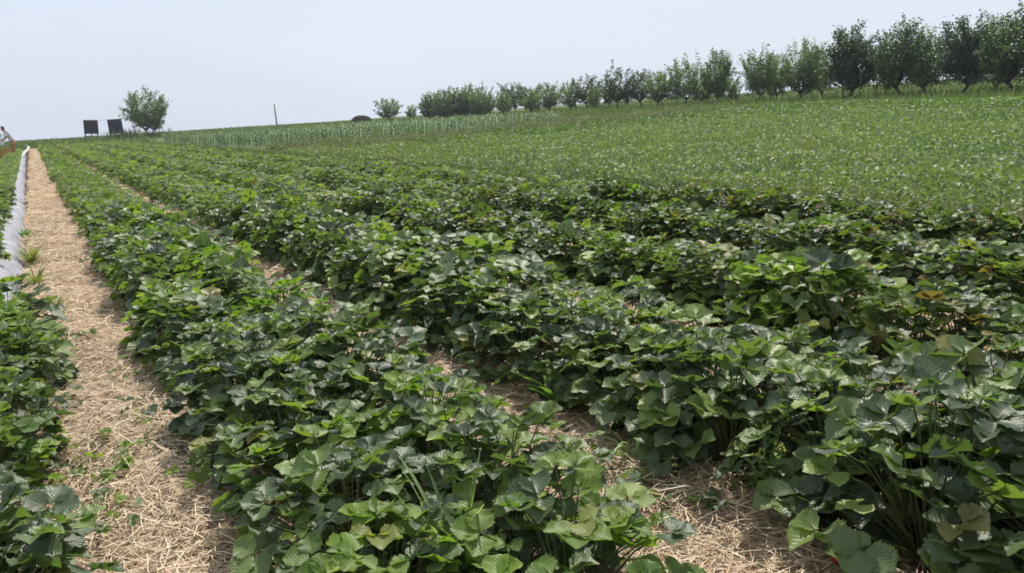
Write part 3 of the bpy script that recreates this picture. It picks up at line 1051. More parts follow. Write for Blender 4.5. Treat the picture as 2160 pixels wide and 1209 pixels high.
def place_tree(name, t, loc, s, wf, label, group=None):
    e = empty(name, loc, rng.uniform(0, 6.28), (s * wf * rng.uniform(0.9, 1.12), s * wf * rng.uniform(0.9, 1.12), s))
    e.rotation_euler[0] = rng.normal(0, 0.035)
    e.rotation_euler[1] = rng.normal(0, 0.035)
    link('trunk', t['trunk'], e)
    link('limbs', t['limbs'], e)
    link('crown', t['crown'], e)
    return tag(e, label, 'tree', group)


for i, (kind, px, d, hp, wf) in enumerate(TREES):
    p = at_range(px, d)
    t = T[kind][i % 4]
    h = hp * (1.16 if px < 1480 else 0.98) * d / F_PX
    place_tree('fruit_tree', t, (p[0], p[1], p[2] - 0.02), h / (t['h'] * 1.10), wf * 1.08, *TREE_LABEL[kind])
p = at_range(314, 104)
place_tree('lone_tree', T['lone'][0], (p[0], p[1], p[2] - 0.03), 96 * 104 / F_PX / 5.5, 1.0, 'round crowned lone tree standing beside the two dark boards')

tw = []
for (kind, px, d, hp, wf) in TREES:
    p = at_range(px, d)
    n = 220
    x = p[0] + rng.normal(0, 1.6, n); y = p[1] + rng.normal(0, 1.1, n)
    tw.append(blades(np.column_stack([x, y, H(x, y)]), rng.uniform(0.2, 0.8, n) * (0.6 + 0.4 * rng.random()), 0.07, 0.25))
    if rng.random() < 0.6:
        c = np.column_stack([p[0] + rng.normal(0, 0.7, 160), p[1] + rng.normal(0, 0.5, 160), np.zeros(160)])
        c[:, 2] = H(c[:, 0], c[:, 1]) + np.abs(rng.normal(0, 0.28, 160))
        tw.append(leaf_quads(c, np.full(160, 0.14), 0.7))
stuff('orchard_weeds', tw, M['grass'], 'tall weeds and suckers round the feet of the orchard trees', 'weeds')

# ------------------------------------------------------------------ two boards on legs
M['board'] = simple_mat('dark_board', (0.012, 0.014, 0.030), (0.020, 0.022, 0.040), 3, 0.5, 0.4)
M['post'] = simple_mat('grey_post', (0.045, 0.045, 0.05), (0.075, 0.072, 0.07), 12, 0.8, 0.2)
M['wire'] = simple_mat('wire', (0.35, 0.35, 0.36), None, 5, 0.5)


def board(px, d, w, h, leg, lean, rz, label, short):
    p = at_range(px, d)
    e = empty('notice_board', (p[0], p[1], p[2]), rz)
    sl = math.tan(lean)
    def X(z): return -z * sl
    zc = leg + h / 2
    R = Matrix.Rotation(-lean, 3, 'Y')
    MB().box((X(zc), 0, zc), (w, 0.05, h), R, bev=0.008).build('panel', M['board'], e)
    for sx in (-1, 1):
        MB().box((X(zc) + sx * (w / 2 - 0.03), -0.045, zc), (0.06, 0.03, h + 0.05), R, bev=0.006).build('frame_side', M['board'], e)
        z1 = leg + 0.25
        lo = -0.15 if not (short and sx > 0) else leg - 0.36
        x0 = X(lo) + sx * (w / 2 - 0.1)
        x1 = X(z1) + sx * (w / 2 - 0.1)
        MB().tube([(x0, 0.06, lo), (x1, 0.06, z1)], 0.055, 8).build('leg', M['post'], e)
    MB().box((X(leg - 0.25), 0.0, leg - 0.25), (w + 0.10, 0.06, 0.09), R, bev=0.006).build('rail', M['post'], e)
    MB().box((X(leg - 0.1), -0.01, leg - 0.1), (0.10, 0.05, 0.30), R, bev=0.006).build('strut', M['post'], e)
    MB().box((X(zc + h / 2 + 0.02), 0, zc + h / 2 + 0.035), (w + 0.04, 0.07, 0.05), R, bev=0.006).build('top_bar', M['post'], e)
    tag(e, label, 'board')
    return p, leg + h


b1, t1 = board(194, 104, 1.42, 1.42, 0.80, rad(-3), rad(4), 'upright dark square board on two legs farther from the tree', False)
b2, t2 = board(248, 102, 1.42, 1.45, 0.72, rad(2), rad(-6), 'tilted dark square board beside the lone tree', True)
q1 = Vector((b1[0] + 0.7, b1[1], b1[2] + t1 + 0.02)); q2 = Vector((b2[0] - 0.95, b2[1], b2[2] + t2 - 0.02))
tag(MB().tube([q1, q1.lerp(q2, 0.5) - Vector((0, 0, 0.03)), q2], 0.018, 5).build('wire', M['wire']), 'thin pale wire strung between the tops of the two dark boards', 'wire')

# weeds between the boards and the tree
wb = []
for px, d, n in ((262, 103, 260), (285, 104, 160), (275, 101, 200), (235, 103, 120), (340, 104, 160)):
    p = at_range(px, d)
    x = p[0] + rng.normal(0, 0.9, n); y = p[1] + rng.normal(0, 0.6, n)
    wb.append(blades(np.column_stack([x, y, H(x, y)]), rng.uniform(0.4, 1.3, n), 0.06, 0.2))
stuff('tall_weeds', wb, M['grass'], 'tall weeds growing between the boards and the lone tree', 'weeds')

# ------------------------------------------------------------------ pole and mound on the skyline
p = at_range(585, 168)
pe = empty('utility_pole', (p[0], p[1], p[2] - 0.1))
MB().tube([(0, 0, -0.3), (-0.05, 0, 2.2), (-0.10, 0, 4.1)], [0.13, 0.115, 0.095], 10).build('shaft', M['post'], pe)
MB().tube([(-0.10, 0, 4.08), (-0.10, 0, 4.16)], [0.11, 0.07], 10).build('cap', M['post'], pe)
tag(pe, 'thin bare grey pole standing alone on the skyline', 'pole')

M['mound'] = simple_mat('old_hay', (0.05, 0.042, 0.035), (0.11, 0.09, 0.07), 3, 0.95, 0.1, 0.08, 8)
p = at_range(763, 118)
nu, nv = 28, 9
vs, fs = [], []
for j in range(nv):
    t = j / (nv - 1)
    rr = math.cos(t * math.pi / 2) ** 0.75
    for i in range(nu):
        a = 2 * math.pi * i / nu
        k = 1 + 0.06 * math.sin(3 * a + 1) + 0.05 * rng.normal() * (1 - t)
        vs.append((math.cos(a) * 1.45 * rr * k, math.sin(a) * 1.1 * rr * k, -0.1 + 1.0 * math.sin(t * math.pi / 2) * (1 + 0.02 * rng.normal())))
for j in range(nv - 1):
    for i in range(nu):
        fs.append((j * nu + i, j * nu + (i + 1) % nu, (j + 1) * nu + (i + 1) % nu, (j + 1) * nu + i))
mb = MB()
mb.add(vs, fs, 0, True)
he = empty('hay_mound', (p[0], p[1], p[2]))
mb.build('heap', M['mound'], he)
n = 1500
a = rng.uniform(0, 6.28, n); t = rng.random(n)
rr = np.cos(t * np.pi / 2) ** 0.75
sv = strands(n, np.cos(a) * 1.47 * rr, np.sin(a) * 1.12 * rr, -0.1 + 1.0 * np.sin(t * np.pi / 2), 0.2, 0.5, 0.02, 0.04, 0.03)
lh = link('loose_hay', np_mesh('loose_hay', sv[0], sv[1], M['mound'], rnd=sv[2]), he)
lh['kind'] = 'stuff'
tag(he, 'low dark brown mound of old hay on the skyline', 'mound')

# ------------------------------------------------------------------ white plastic mulch bed
mb = MB()
prof = [(-0.62, 0.20), (-0.50, 0.235), (-0.40, 0.225), (-0.30, 0.17), (-0.24, 0.08), (-0.22, 0.0)]
yy = np.concatenate([np.arange(5.2, 20, 0.12), np.arange(20, 58, 0.7)])
prof = [(-1.12, 0.0), (-1.08, 0.10), (-0.98, 0.20)] + [(-0.8, 0.235)] + prof
vs, fs = [], []
for i, y in enumerate(yy):
    for j, (x, z) in enumerate(prof):
        wob = 0.018 * math.sin(y * 2.1 + j) + 0.012 * math.sin(y * 5.3 + j * 2) + 0.008 * math.sin(y * 17 + j * 1.3) + rng.normal(0, 0.010)
        vs.append((x + wob - 0.0042 * (y - 7.3), y, float(H(x, y)) + z * 0.85 * (1 + 0.12 * math.sin(y * 3.1 + j * 0.7) + 0.07 * math.sin(y * 13 + j * 2.2)) + rng.normal(0, 0.005)))
k = len(prof)
for i in range(len(yy) - 1):
    for j in range(k - 1):
        fs.append((i * k + j, i * k + j + 1, (i + 1) * k + j + 1, (i + 1) * k + j))
mb.add(vs, fs, 0, True)
tag(mb.build('mulch_film', M['film']), 'white plastic mulch film stretched over the bed beside the straw path', 'plastic film')
# small strawberry plants grown through the film: individuals
for i, y in enumerate(np.arange(5.9, 15.5, 0.40)):
    for sx in (-0.80, -0.50):
        x = sx - 0.0042 * (y - 7.3) + rng.normal(0, 0.03)
        y_ = y + rng.normal(0, 0.05)
        s = rng.uniform(0.5, 0.72)
        o = link('strawberry_plant', PLANT_MID['dark' if rng.random() < 0.75 else 'lime'][rng.integers(10)], None, (x, y_, float(H(x, y_)) + 0.20), (0, 0, rng.uniform(0, 6.28)), s)
        tag(o, 'small strawberry plant growing through the white plastic film', 'strawberry plant', 'small plants in the plastic film')
parts = []
for y in np.arange(15.5, 57, 0.42):
    for sx in (-0.80, -0.50):
        x = sx - 0.0042 * (y - 7.3)
        v, q, u, mi, r = PLANT_FARTHEST[rng.integers(8)]
        parts.append((v @ rotm('Z', rng.uniform(0, 6.28)).T * 0.62 + np.array([x, y, float(H(x, y)) + 0.18]), q, (r + rng.random() * 0.99) % 1))
# further beds west of the film
for xc in (-2.0, -3.2, -4.4):
    for y in np.arange(16, 72, 0.4):
        v, q, u, mi, r = PLANT_FARTHEST[rng.integers(8)]
        parts.append((v @ rotm('Z', rng.uniform(0, 6.28)).T * 0.85 + np.array([xc + rng.normal(0, 0.12), y, float(H(xc, y))]), q, (r + rng.random() * 0.99) % 1))
v, f, r = join(parts)
tag(link('bed_foliage', np_mesh('bed_foliage', v, f, M['leaf_far'], rnd=r, smooth=True)), 'strawberry foliage at the far end of the plastic covered bed', 'foliage', kind='stuff')

# pale hose at the end of the bed
pts = [gp(x, y) for x, y in ((44, 342), (49, 333), (52, 327), (58, 322), (61, 316), (60, 312), (54, 312))]
MBh = MB().tube([Vector(p) + Vector((0, 0, 0.12)) for p in pts], 0.10, 8)
M['hose'] = simple_mat('pale_hose', (0.36, 0.39, 0.34), (0.46, 0.48, 0.43), 6, 0.5)
tag(MBh.build('irrigation_hose', M['hose']), 'pale lay flat hose curling at the end of the plastic film', 'hose')


# ------------------------------------------------------------------ runners, weeds and berries
def ground_xy(px, py):
    p = gp(px, py)
    return (p[0], p[1], float(path_z(p[0], p[1])) + 0.018)


def runner(px, py, n, s, look, label):
    e = empty('strawberry_runner', ground_xy(px, py), rng.uniform(0, 6.28))
    link('crown_stub', CROWN, e, scale=0.6)
    for k in range(n):
        link('leaf', LEAF_PROTO[look][rng.integers(22, 58)], e, rot=(rng.normal(0, 0.1), rng.normal(0.1, 0.12), k * 2.4 + rng.normal(0, 0.3)), scale=s * rng.uniform(0.8, 1.15))
    tag(e, label, 'strawberry plant', 'strawberry runners on the straw')


for (px, py, n, s, look, side) in ((148, 735, 9, 0.50, 'dark', 0), (118, 765, 8, 0.46, 'lime', 0), (296, 752, 8, 0.42, 'dark', 1), (318, 880, 8, 0.46, 'dark', 1), (345, 905, 7, 0.42, 'lime', 1),
                             (120, 880, 9, 0.50, 'dark', 0), (200, 1015, 11, 0.50, 'lime', 0), (165, 1075, 11, 0.52, 'dark', 0), (212, 1150, 10, 0.46, 'dark', 0), (140, 960, 8, 0.5, 'lime', 0),
                             (255, 660, 7, 0.40, 'lime', 1), (1345, 1050, 9, 0.55, 'dark', 2), (1060, 885, 9, 0.5, 'lime', 2), (1170, 985, 9, 0.5, 'lime', 2), (960, 850, 7, 0.45, 'dark', 2),
                             (1445, 1130, 6, 0.5, 'dark', 2), (850, 765, 7, 0.5, 'lime', 2),
                             (105, 700, 9, 0.5, 'lime', 0), (170, 720, 7, 0.45, 'dark', 0), (128, 830, 9, 0.5, 'dark', 0), (235, 1000, 8, 0.5, 'dark', 0), (180, 1110, 9, 0.5, 'lime', 0),
                             (310, 800, 8, 0.5, 'lime', 1), (370, 960, 8, 0.5, 'dark', 1), (430, 1040, 8, 0.5, 'lime', 1), (240, 610, 8, 0.45, 'dark', 1), (205, 570, 8, 0.45, 'lime', 1),
                             (1110, 920, 9, 0.6, 'dark', 2), (1290, 1020, 9, 0.55, 'lime', 2), (760, 690, 8, 0.5, 'dark', 2), (1400, 1090, 8, 0.55, 'dark', 2), (1010, 850, 8, 0.5, 'lime', 2)):
    where = ('low strawberry runner creeping onto the broad straw path from the short bed', 'low strawberry runner at the straw path edge of the long bed',
             'low strawberry runner sprawling in the narrow straw gap between two beds')[side]
    runner(px, py, n, s, look, {'dark': 'dark ', 'lime': 'lime green '}[look] + where)


def strip_leaf(mb, a, L, w, rise, curl, z0=0.0, seg=5, mi=0, r0=0.0):
    d = Vector((math.cos(a), math.sin(a), 0))
    sdir = Vector((-math.sin(a), math.cos(a), 0))
    vs, fs = [], []
    for i in range(seg + 1):
        t = i / seg
        out = r0 + L * (t * math.cos(rise) + curl * t * t * 0.5)
        z = z0 + L * (t * math.sin(rise) - curl * t * t * 0.75)
        ww = w * math.sin(math.pi * min(1, 0.12 + 0.88 * t)) ** 0.8 * 0.5 + 0.0008
        c = d * out + Vector((0, 0, z))
        vs += [c - sdir * ww + Vector((0, 0, ww * 0.4)), c, c + sdir * ww + Vector((0, 0, ww * 0.4))]
    for i in range(seg):
        fs += [(3 * i, 3 * i + 1, 3 * i + 4, 3 * i + 3), (3 * i + 1, 3 * i + 2, 3 * i + 5, 3 * i + 4)]
    mb.add(vs, fs, mi, True)


M['weed_green'] = leaf_material('weed_green', [(0.0, (0.12, 0.21, 0.05)), (1.0, (0.19, 0.30, 0.07))], trans=0.35, rough=0.5)
M['grass_pale'] = leaf_material('grass_pale', [(0.0, (0.22, 0.32, 0.12)), (1.0, (0.34, 0.42, 0.20))], trans=0.35, rough=0.5)
M['grass_yellow'] = leaf_material('grass_yellow', [(0.0, (0.19, 0.23, 0.06)), (1.0, (0.30, 0.31, 0.09))], trans=0.3, rough=0.6)

e = empty('dandelion_weed', ground_xy(1180, 868), 0.4)
for k in range(18):
    mb = MB()
    strip_leaf(mb, k * 2.4, rng.uniform(0.15, 0.24), rng.uniform(0.03, 0.045), rad(rng.uniform(38, 82)), rng.uniform(0.1, 0.5), r0=0.008)
    mb.build('leaf', M['weed_green'], e)
tag(e, 'light green weed rosette with long upright leaves in the narrow straw gap', 'weed')


def tuft(name, loc, n, L, w, rise, curl, mat, label):
    e = empty(name, loc, rng.uniform(0, 6.28))
    for k in range(n):
        mb = MB()
        strip_leaf(mb, k * 2.4 + rng.normal(0, 0.3), rng.uniform(*L), w, rad(rng.uniform(*rise)), rng.uniform(*curl), r0=0.01)
        mb.build('blade', mat, e)
    return tag(e, label, 'grass tuft')


tuft('grass_tuft', ground_xy(1335, 985), 14, (0.14, 0.24), 0.006, (55, 80), (0.6, 1.0), M['grass_pale'], 'arching thin grass tuft on bare straw beneath the tall bed')
tuft('grass_tuft', ground_xy(68, 562), 60, (0.12, 0.30), 0.012, (40, 85), (0.2, 0.8), M['grass_yellow'], 'yellowish grass tuft at the foot of the white plastic film')
tuft('grass_tuft', ground_xy(78, 610), 40, (0.10, 0.22), 0.010, (40, 85), (0.2, 0.8), M['grass_yellow'], 'low yellowish grass tuft just ahead of the end of the plastic film')
tuft('grass_tuft', ground_xy(120, 660), 30, (0.08, 0.16), 0.008, (30, 80), (0.3, 0.9), M['grass_yellow'], 'short sparse grass tuft on the straw path by the short bed')
tuft('grass_tuft', ground_xy(54, 505), 46, (0.10, 0.22), 0.012, (40, 85), (0.2, 0.8), M['weed_green'], 'green grass tuft against the side of the white plastic film')
px_, py_ = 965, 1150
p = gp(px_, py_, 0.16)
tuft('grass_tuft', (p[0], p[1], float(H(p[0], p[1])) + 0.05), 11, (0.30, 0.42), 0.010, (66, 86), (0.05, 0.35), M['grass_pale'], 'pale upright grass blades rising out of the bed along the broad path')

# flowering weed
e = empty('flowering_weed', ground_xy(1612, 1092), 0.2)
M['bud'] = simple_mat('yellow_bud', (0.36, 0.38, 0.07), (0.42, 0.45, 0.12), 30, 0.6)
for k in range(9):
    a = k * 2.4
    tip = Vector((math.cos(a) * rng.uniform(0.03, 0.11), math.sin(a) * rng.uniform(0.03, 0.11), rng.uniform(0.15, 0.25)))
    st = MB().tube([(0, 0, 0), tip * 0.5 + Vector((0, 0, 0.03)), tip], [0.0022, 0.0018, 0.0012], 5).build('stem', M['grass_pale'], e)
    mb = MB()
    for j in range(6):
        t = 0.25 + 0.11 * j
        c = tip * t
        vv = []
        tmp = MB()
        strip_leaf(tmp, rng.uniform(0, 6.28), rng.uniform(0.025, 0.05), 0.011, rad(rng.uniform(10, 60)), 0.4, seg=3)
        mb.add([Vector(q) + c + Vector((0, 0, 0.02)) for q in tmp.v], tmp.f, 0, True)
    mb.build('leaves', M['weed_green'], st)
    mb = MB()
    for j in range(7):
        c = tip + Vector((rng.normal(0, 0.008), rng.normal(0, 0.008), rng.uniform(-0.012, 0.010)))
        mb.tube([c, c + Vector((0, 0, 0.004)), c + Vector((0, 0, 0.009))], [0.0015, 0.0042, 0.0012], 6)
    mb.build('buds', M['bud'], st)
tag(e, 'slender weed with tiny yellow green buds at the foot of the tall bed', 'weed')

# ripe strawberries low in the tall bed
M['berry'] = simple_mat('ripe_strawberry', (0.26, 0.014, 0.012), (0.36, 0.03, 0.02), 30, 0.35, 0.5, 0.003, 260)
M['calyx'] = simple_mat('calyx', (0.07, 0.15, 0.04), None, 10, 0.6)


def berry(px, py, lift, label):
    p = gp(px, py, lift)
    e = empty('strawberry', (p[0], p[1], float(H(p[0], p[1])) + lift), rng.uniform(0, 6.28))
    mb = MB()
    L = 0.038
    mb.tube([(0, 0, L), (0, 0, L * 0.97), (0, 0, L * 0.8), (0, 0, L * 0.55), (0, 0, L * 0.25), (0, 0, 0.002), (0, 0, 0)],
            [0.004, 0.010, 0.0165, 0.0155, 0.0105, 0.004, 0.001], 12)
    mb.build('fruit', M['berry'], e)
    mb = MB()
    for k in range(7):
        strip_leaf(mb, k * 0.9, 0.018, 0.007, rad(10), 0.5, z0=L, seg=3)
    mb.build('calyx', M['calyx'], e)
    MB().tube([(0, 0, L), (0.01, 0.0, L + 0.03), (0.03, 0.0, L + 0.05)], 0.0013, 5).build('stalk', M['calyx'], e)
    tag(e, label, 'strawberry')


berry(1765, 1195, 0.05, 'ripe red strawberry hanging low in the tall bed by the straw gap')
berry(2010, 1195, 0.04, 'ripe red strawberry lying in the shade beneath the tall bed')

# ------------------------------------------------------------------ picker, crates and parked car at the far end of the west beds
M['crate'] = simple_mat('crate_wood', (0.34, 0.17, 0.06), (0.48, 0.25, 0.09), 9, 0.75, 0.2)
CR = {}
mb = MB().box((0, 0, 0), (0.58, 0.012, 0.075), bev=0.003); CR['long'] = mb.mesh('slat', M['crate'])
mb = MB().box((0, 0, 0), (0.012, 0.36, 0.075), bev=0.003); CR['short'] = mb.mesh('slat', M['crate'])
mb = MB().box((0, 0, 0), (0.03, 0.03, 0.29), bev=0.003); CR['post'] = mb.mesh('corner_post', M['crate'])
mb = MB().box((0, 0, 0), (0.56, 0.075, 0.010), bev=0.002); CR['floor'] = mb.mesh('floor_board', M['crate'])


def crate(x, y, z, rz, label):
    e = empty('wooden_crate', (x, y, z), rz)
    for sy in (-1, 1):
        for k in range(3):
            link('slat', CR['long'], e, (0, sy * 0.187, 0.045 + 0.095 * k))
    for sx in (-1, 1):
        for k in range(3):
            link('slat', CR['short'], e, (sx * 0.284, 0, 0.045 + 0.095 * k))
        for sy in (-1, 1):
            link('corner_post', CR['post'], e, (sx * 0.262, sy * 0.165, 0.146))
    for k in range(4):
        link('floor_board', CR['floor'], e, (0, -0.12 + 0.08 * k, 0.008))
    tag(e, label, 'crate')


PY = 46.0
cx = float(at_range(8, PY)[0])
zg = float(H(cx, PY))
crate(cx - 0.02, PY - 0.6, zg, 0.15, 'orange brown wooden crate at the bottom beside the picker')
crate(cx - 0.05, PY - 0.6, zg + 0.292, 0.05, 'orange brown wooden crate on top of the stack by the picker')
crate(cx - 0.72, PY - 0.55, zg, -0.1, 'orange brown wooden crate standing on the ground next to the crate stack')
crate(cx - 0.70, PY - 0.55, zg + 0.292, -0.02, 'orange brown wooden crate resting on the single crate beside the stack')

# the picker: skin-grown body bending to the crates, facing -X
M['skin'] = simple_mat('skin', (0.40, 0.22, 0.14), (0.45, 0.26, 0.17), 8, 0.55)
M['shirt'] = simple_mat('pale_shirt', (0.56, 0.58, 0.63), (0.66, 0.68, 0.72), 7, 0.85, 0.1, 0.01, 20)
M['trousers'] = simple_mat('tan_trousers', (0.30, 0.16, 0.07), (0.36, 0.20, 0.09), 7, 0.85, 0.1, 0.01, 20)
M['hair'] = simple_mat('dark_hair', (0.012, 0.010, 0.010), (0.02, 0.017, 0.015), 20, 0.5)
M['shoe'] = simple_mat('dark_shoe', (0.02, 0.02, 0.022), None, 8, 0.6)


def lean(p):
    """bend everything above the hips forward"""
    x, y, z = p
    if z < 0.93: return (x, y, z)
    a = rad(8) * min(1, (z - 0.93) / 0.12)
    return (x * math.cos(a) - (z - 0.9) * math.sin(a), y, 0.9 + x * math.sin(a) * 0.6 + (z - 0.9) * math.cos(a))


def skin_mesh(name, verts, edges, radii, mat, parent, root=0, sub=2):
    verts = [lean(v) for v in verts]
    me = bpy.data.meshes.new(name)
    me.from_pydata(verts, edges, [])
    o = bpy.data.objects.new(name, me)
    COL.objects.link(o)
    o.modifiers.new('skin', 'SKIN')
    sv = me.skin_vertices[0].data
    for i, rr in enumerate(radii):
        sv[i].radius = (rr, rr) if not hasattr(rr, '__len__') else rr
        sv[i].use_root = (i == root)
    s_ = o.modifiers.new('sub', 'SUBSURF')
    s_.levels = sub
    s_.render_levels = sub
    me.materials.append(mat)
    o.parent = parent
    return o


pp = at_range(17, PY + 0.2)
pe = empty('person', (pp[0] + 0.20, pp[1], pp[2]), rad(8), 0.93)
pel = (0.0, 0, 0.90); wai = (-0.03, 0, 1.04); che = (-0.13, 0, 1.27); nek = (-0.20, 0, 1.42); hd0 = (-0.25, 0, 1.50); hd1 = (-0.28, 0, 1.60)
body_v = [pel, wai, che, nek, hd0, hd1]
body_e = [(0, 1), (1, 2), (2, 3), (3, 4), (4, 5)]
body_r = [(0.13, 0.10), (0.12, 0.095), (0.14, 0.10), 0.052, (0.075, 0.085), (0.080, 0.090)]
arm_pts, leg_pts = {}, {}
for sy in (-1, 1):
    sh = (-0.16, sy * 0.18, 1.35); el = (-0.27, sy * 0.22, 1.10); wr = (-0.46, sy * 0.16, 1.00); pa = (-0.53, sy * 0.15, 0.98)
    i = len(body_v)
    body_v += [sh, el, wr, pa]; body_e += [(2, i), (i, i + 1), (i + 1, i + 2), (i + 2, i + 3)]; body_r += [0.058, 0.042, 0.028, (0.034, 0.018)]
    arm_pts[sy] = (sh, el, wr, pa)
    for f_ in range(5):                     # four fingers and a thumb
        j = len(body_v)
        if f_ < 4:
            off = (f_ - 1.5) * 0.018
            l_ = (0.06, 0.07, 0.068, 0.052)[f_]
            body_v += [(pa[0] - 0.02, pa[1] + off, pa[2]), (pa[0] - 0.02 - l_ * 0.6, pa[1] + off * 1.2, pa[2] - 0.012), (pa[0] - 0.02 - l_, pa[1] + off * 1.2, pa[2] - 0.04)]
        else:
            body_v += [(pa[0] + 0.03, pa[1] - sy * 0.03, pa[2]), (pa[0] + 0.0, pa[1] - sy * 0.055, pa[2] - 0.01), (pa[0] - 0.03, pa[1] - sy * 0.062, pa[2] - 0.025)]
        body_e += [(i + 3, j), (j, j + 1), (j + 1, j + 2)]
        body_r += [0.009, 0.0085, 0.007]
    hip = (0.01, sy * 0.10, 0.86); kn = (-0.03, sy * 0.12, 0.47); an = (0.03, sy * 0.12, 0.08); toe = (-0.12, sy * 0.13, 0.03)
    i = len(body_v)
    body_v += [hip, kn, an, toe]; body_e += [(0, i), (i, i + 1), (i + 1, i + 2), (i + 2, i + 3)]; body_r += [0.085, 0.058, 0.040, (0.035, 0.028)]
    leg_pts[sy] = (hip, kn, an, toe)
skin_mesh('body', body_v, body_e, body_r, M['skin'], pe)
sv_ = [(0.0, 0, 0.86), wai, che, (-0.185, 0, 1.38)]
se_ = [(0, 1), (1, 2), (2, 3)]
sr_ = [(0.165, 0.135), (0.155, 0.125), (0.17, 0.13), 0.085]
for sy in (-1, 1):
    i = len(sv_)
    sh, el, wr, pa = arm_pts[sy]
    sv_ += [sh, tuple(Vector(sh).lerp(Vector(el), 0.8))]; se_ += [(2, i), (i, i + 1)]; sr_ += [0.08, 0.066]
skin_mesh('shirt', sv_, se_, sr_, M['shirt'], pe)
tv_ = [(0.0, 0, 0.93), (0.0, 0, 0.86)]
te_ = [(0, 1)]
tr_ = [(0.15, 0.12), (0.15, 0.125)]
for sy in (-1, 1):
    i = len(tv_)
    hip, kn, an, toe = leg_pts[sy]
    tv_ += [hip, kn, (an[0], an[1], an[2] + 0.06)]; te_ += [(1, i), (i, i + 1), (i + 1, i + 2)]; tr_ += [0.105, 0.078, 0.066]
skin_mesh('trousers', tv_, te_, tr_, M['trousers'], pe)
for sy in (-1, 1):
    hip, kn, an, toe = leg_pts[sy]
    skin_mesh('shoe', [(an[0] + 0.03, an[1], 0.05), (an[0] - 0.05, an[1], 0.05), toe, (toe[0] - 0.06, toe[1], 0.03)], [(0, 1), (1, 2), (2, 3)], [0.05, 0.05, (0.05, 0.04), (0.04, 0.028)], M['shoe'], pe)
skin_mesh('hair', [(-0.225, 0, 1.50), (-0.235, 0, 1.58), (-0.262, 0, 1.655), (-0.31, 0, 1.675)], [(0, 1), (1, 2), (2, 3)], [0.06, 0.088, 0.082, 0.05], M['hair'], pe)
MB().tube([lean(q) for q in ((-0.345, 0, 1.57), (-0.372, 0, 1.54), (-0.352, 0, 1.525))], [0.008, 0.014, 0.010], 8).build('nose', M['skin'], pe)
for sy in (-1, 1):
    MB().tube([lean(q) for q in ((-0.335, sy * 0.03, 1.575), (-0.343, sy * 0.03, 1.575))], [0.012, 0.007], 8).build('eye', M['hair'], pe)
    MB().tube([lean(q) for q in ((-0.25, sy * 0.082, 1.58), (-0.255, sy * 0.096, 1.555), (-0.258, sy * 0.084, 1.53))], [0.010, 0.016, 0.008], 8).build('ear', M['skin'], pe)
M['lip'] = simple_mat('lip', (0.30, 0.10, 0.08), None, 8, 0.5)
MB().tube([lean(q) for q in ((-0.328, -0.022, 1.497), (-0.338, 0, 1.497), (-0.328, 0.022, 1.497))], [0.004, 0.006, 0.004], 8).build('mouth', M['lip'], pe)
tag(pe, 'dark haired person in pale shirt and tan trousers leaning over the wooden crates', 'person')

# parked white car beyond, only its rear corner in the picture
M['paint'] = simple_mat('white_car_paint', (0.66, 0.68, 0.72), (0.70, 0.72, 0.76), 2, 0.25, 0.5)
M['glass'] = simple_mat('dark_car_glass', (0.010, 0.012, 0.020), (0.016, 0.018, 0.028), 2, 0.12, 0.6)
M['tyre'] = simple_mat('tyre', (0.018, 0.018, 0.018), (0.03, 0.03, 0.03), 12, 0.9)
M['rim'] = simple_mat('rim', (0.45, 0.45, 0.47), None, 12, 0.35, 0.5, metallic=0.8)
M['tail'] = simple_mat('tail_light', (0.35, 0.01, 0.01), None, 12, 0.25)
M['trim'] = simple_mat('black_trim', (0.02, 0.02, 0.022), None, 12, 0.6)
CYR = 88.0
cp_ = at_range(12, CYR)
ce = empty('car', (cp_[0] - 0.02, cp_[1], cp_[2]), rad(90))     # rear faces +X after the turn, body runs to -X


def loft(sections, name, mat, parent):
    """sections: list of (y, [(x, z), ...]) closed rings"""
    mb = MB()
    n = len(sections[0][1])
    vs = [(x, y, z) for y, ring in sections for x, z in ring]
    fs = []
    for i in range(len(sections) - 1):
        for k in range(n):
            fs.append((i * n + k, i * n + (k + 1) % n, (i + 1) * n + (k + 1) % n, (i + 1) * n + k))
    fs += [tuple(range(n - 1, -1, -1)), tuple((len(sections) - 1) * n + k for k in range(n))]
    mb.add(vs, fs, 0, True)
    o = mb.build(name, mat, parent)
    return o


def ring(w, z0, z1, r=0.10):
    pts = []
    for cxx, czz, a0 in ((w - r, z0 + r, -90), (w - r, z1 - r, 0), (-w + r, z1 - r, 90), (-w + r, z0 + r, 180)):
        for k in range(4):
            a = rad(a0 + 30 * k)
            pts.append((cxx + r * math.cos(a), czz + r * math.sin(a)))
    return pts


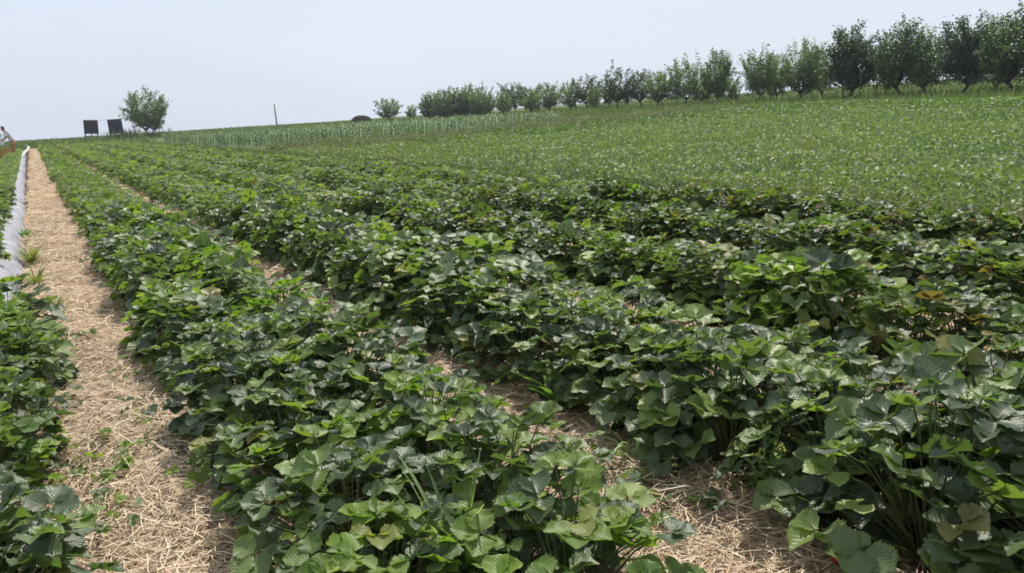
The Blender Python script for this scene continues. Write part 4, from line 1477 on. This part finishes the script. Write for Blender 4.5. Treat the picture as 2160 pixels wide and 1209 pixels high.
# local -Y is the rear end; the body spans y = 0 (rear) .. 4.2 (front); turned by 90 degrees it runs towards -X
body = loft([(0.0, ring(0.74, 0.36, 0.88)), (0.05, ring(0.82, 0.26, 0.96)), (0.8, ring(0.86, 0.22, 0.98)), (2.9, ring(0.86, 0.22, 0.97)), (3.8, ring(0.82, 0.24, 0.86)), (4.15, ring(0.70, 0.32, 0.74))], 'body', M['paint'], ce)
loft([(0.10, ring(0.68, 0.93, 1.30, 0.08)), (0.28, ring(0.70, 0.93, 1.47, 0.10)), (1.9, ring(0.70, 0.93, 1.50, 0.10)), (2.55, ring(0.72, 0.93, 1.14, 0.06)), (2.95, ring(0.72, 0.92, 0.985, 0.02))], 'cabin', M['paint'], ce)
for sx in (-1, 1):
    for y0, y1 in ((0.45, 1.15), (1.25, 2.1)):
        MB().box((sx * 0.703, (y0 + y1) / 2, 1.18), (0.02, y1 - y0, 0.34), Matrix.Rotation(-sx * 0.04, 3, 'Y'), bev=0.009).build('side_window', M['glass'], ce)
    MB().box((sx * 0.62, 0.012, 0.78), (0.2, 0.05, 0.16), bev=0.01).build('tail_light', M['tail'], ce)
    MB().box((sx * 0.55, 4.08, 0.66), (0.26, 0.10, 0.12), bev=0.02).build('headlight', M['rim'], ce)
    MB().box((sx * 0.92, 2.45, 1.0), (0.14, 0.09, 0.11), bev=0.02).build('mirror', M['paint'], ce)
    for y in (0.72, 3.3):
        w_ = MB().tube([(sx * 0.66, y, 0.30), (sx * 0.68, y, 0.30), (sx * 0.86, y, 0.30), (sx * 0.88, y, 0.30)], [0.27, 0.30, 0.30, 0.27], 24).build('wheel', M['tyre'], ce)
        MB().tube([(sx * 0.875, y, 0.30), (sx * 0.89, y, 0.30)], [0.19, 0.17], 16).build('rim', M['rim'], w_)
MB().box((0, 0.165, 1.16), (1.10, 0.05, 0.34), Matrix.Rotation(-0.32, 3, 'X'), bev=0.02).build('rear_window', M['glass'], ce)
MB().box((0, -0.01, 0.42), (1.56, 0.10, 0.16), bev=0.03).build('bumper', M['trim'], ce)
MB().box((0, 2.30, 1.20), (1.16, 0.70, 0.02), Matrix.Rotation(-0.55, 3, 'X'), bev=0.006).build('windscreen', M['glass'], ce)
for sx in (-1, 1):
    MB().tube([(sx * 0.58, 0.5, 1.53), (sx * 0.58, 1.7, 1.55)], 0.02, 6).build('roof_rail', M['trim'], ce)
tag(ce, 'white car parked beyond the picker at the far end of the beds', 'car')

# ------------------------------------------------------------------ summer haze
M['haze'], nt, out = new_mat('haze')
pv = nt.nodes.new('ShaderNodeVolumePrincipled')
pv.inputs['Color'].default_value = (0.90, 0.95, 1.0, 1)
pv.inputs['Density'].default_value = 0.0004
pv.inputs['Anisotropy'].default_value = 0.2
nt.links.new(pv.outputs[0], out.inputs['Volume'])
zb = float(GZ.min()) - 1.2
mb = MB().box((20, 170, (zb + 9) / 2), (810, 590, 9 - zb))
hz_ = mb.build('haze', M['haze'])
tag(hz_, 'thin pale summer haze over the fields', 'haze', kind='stuff')
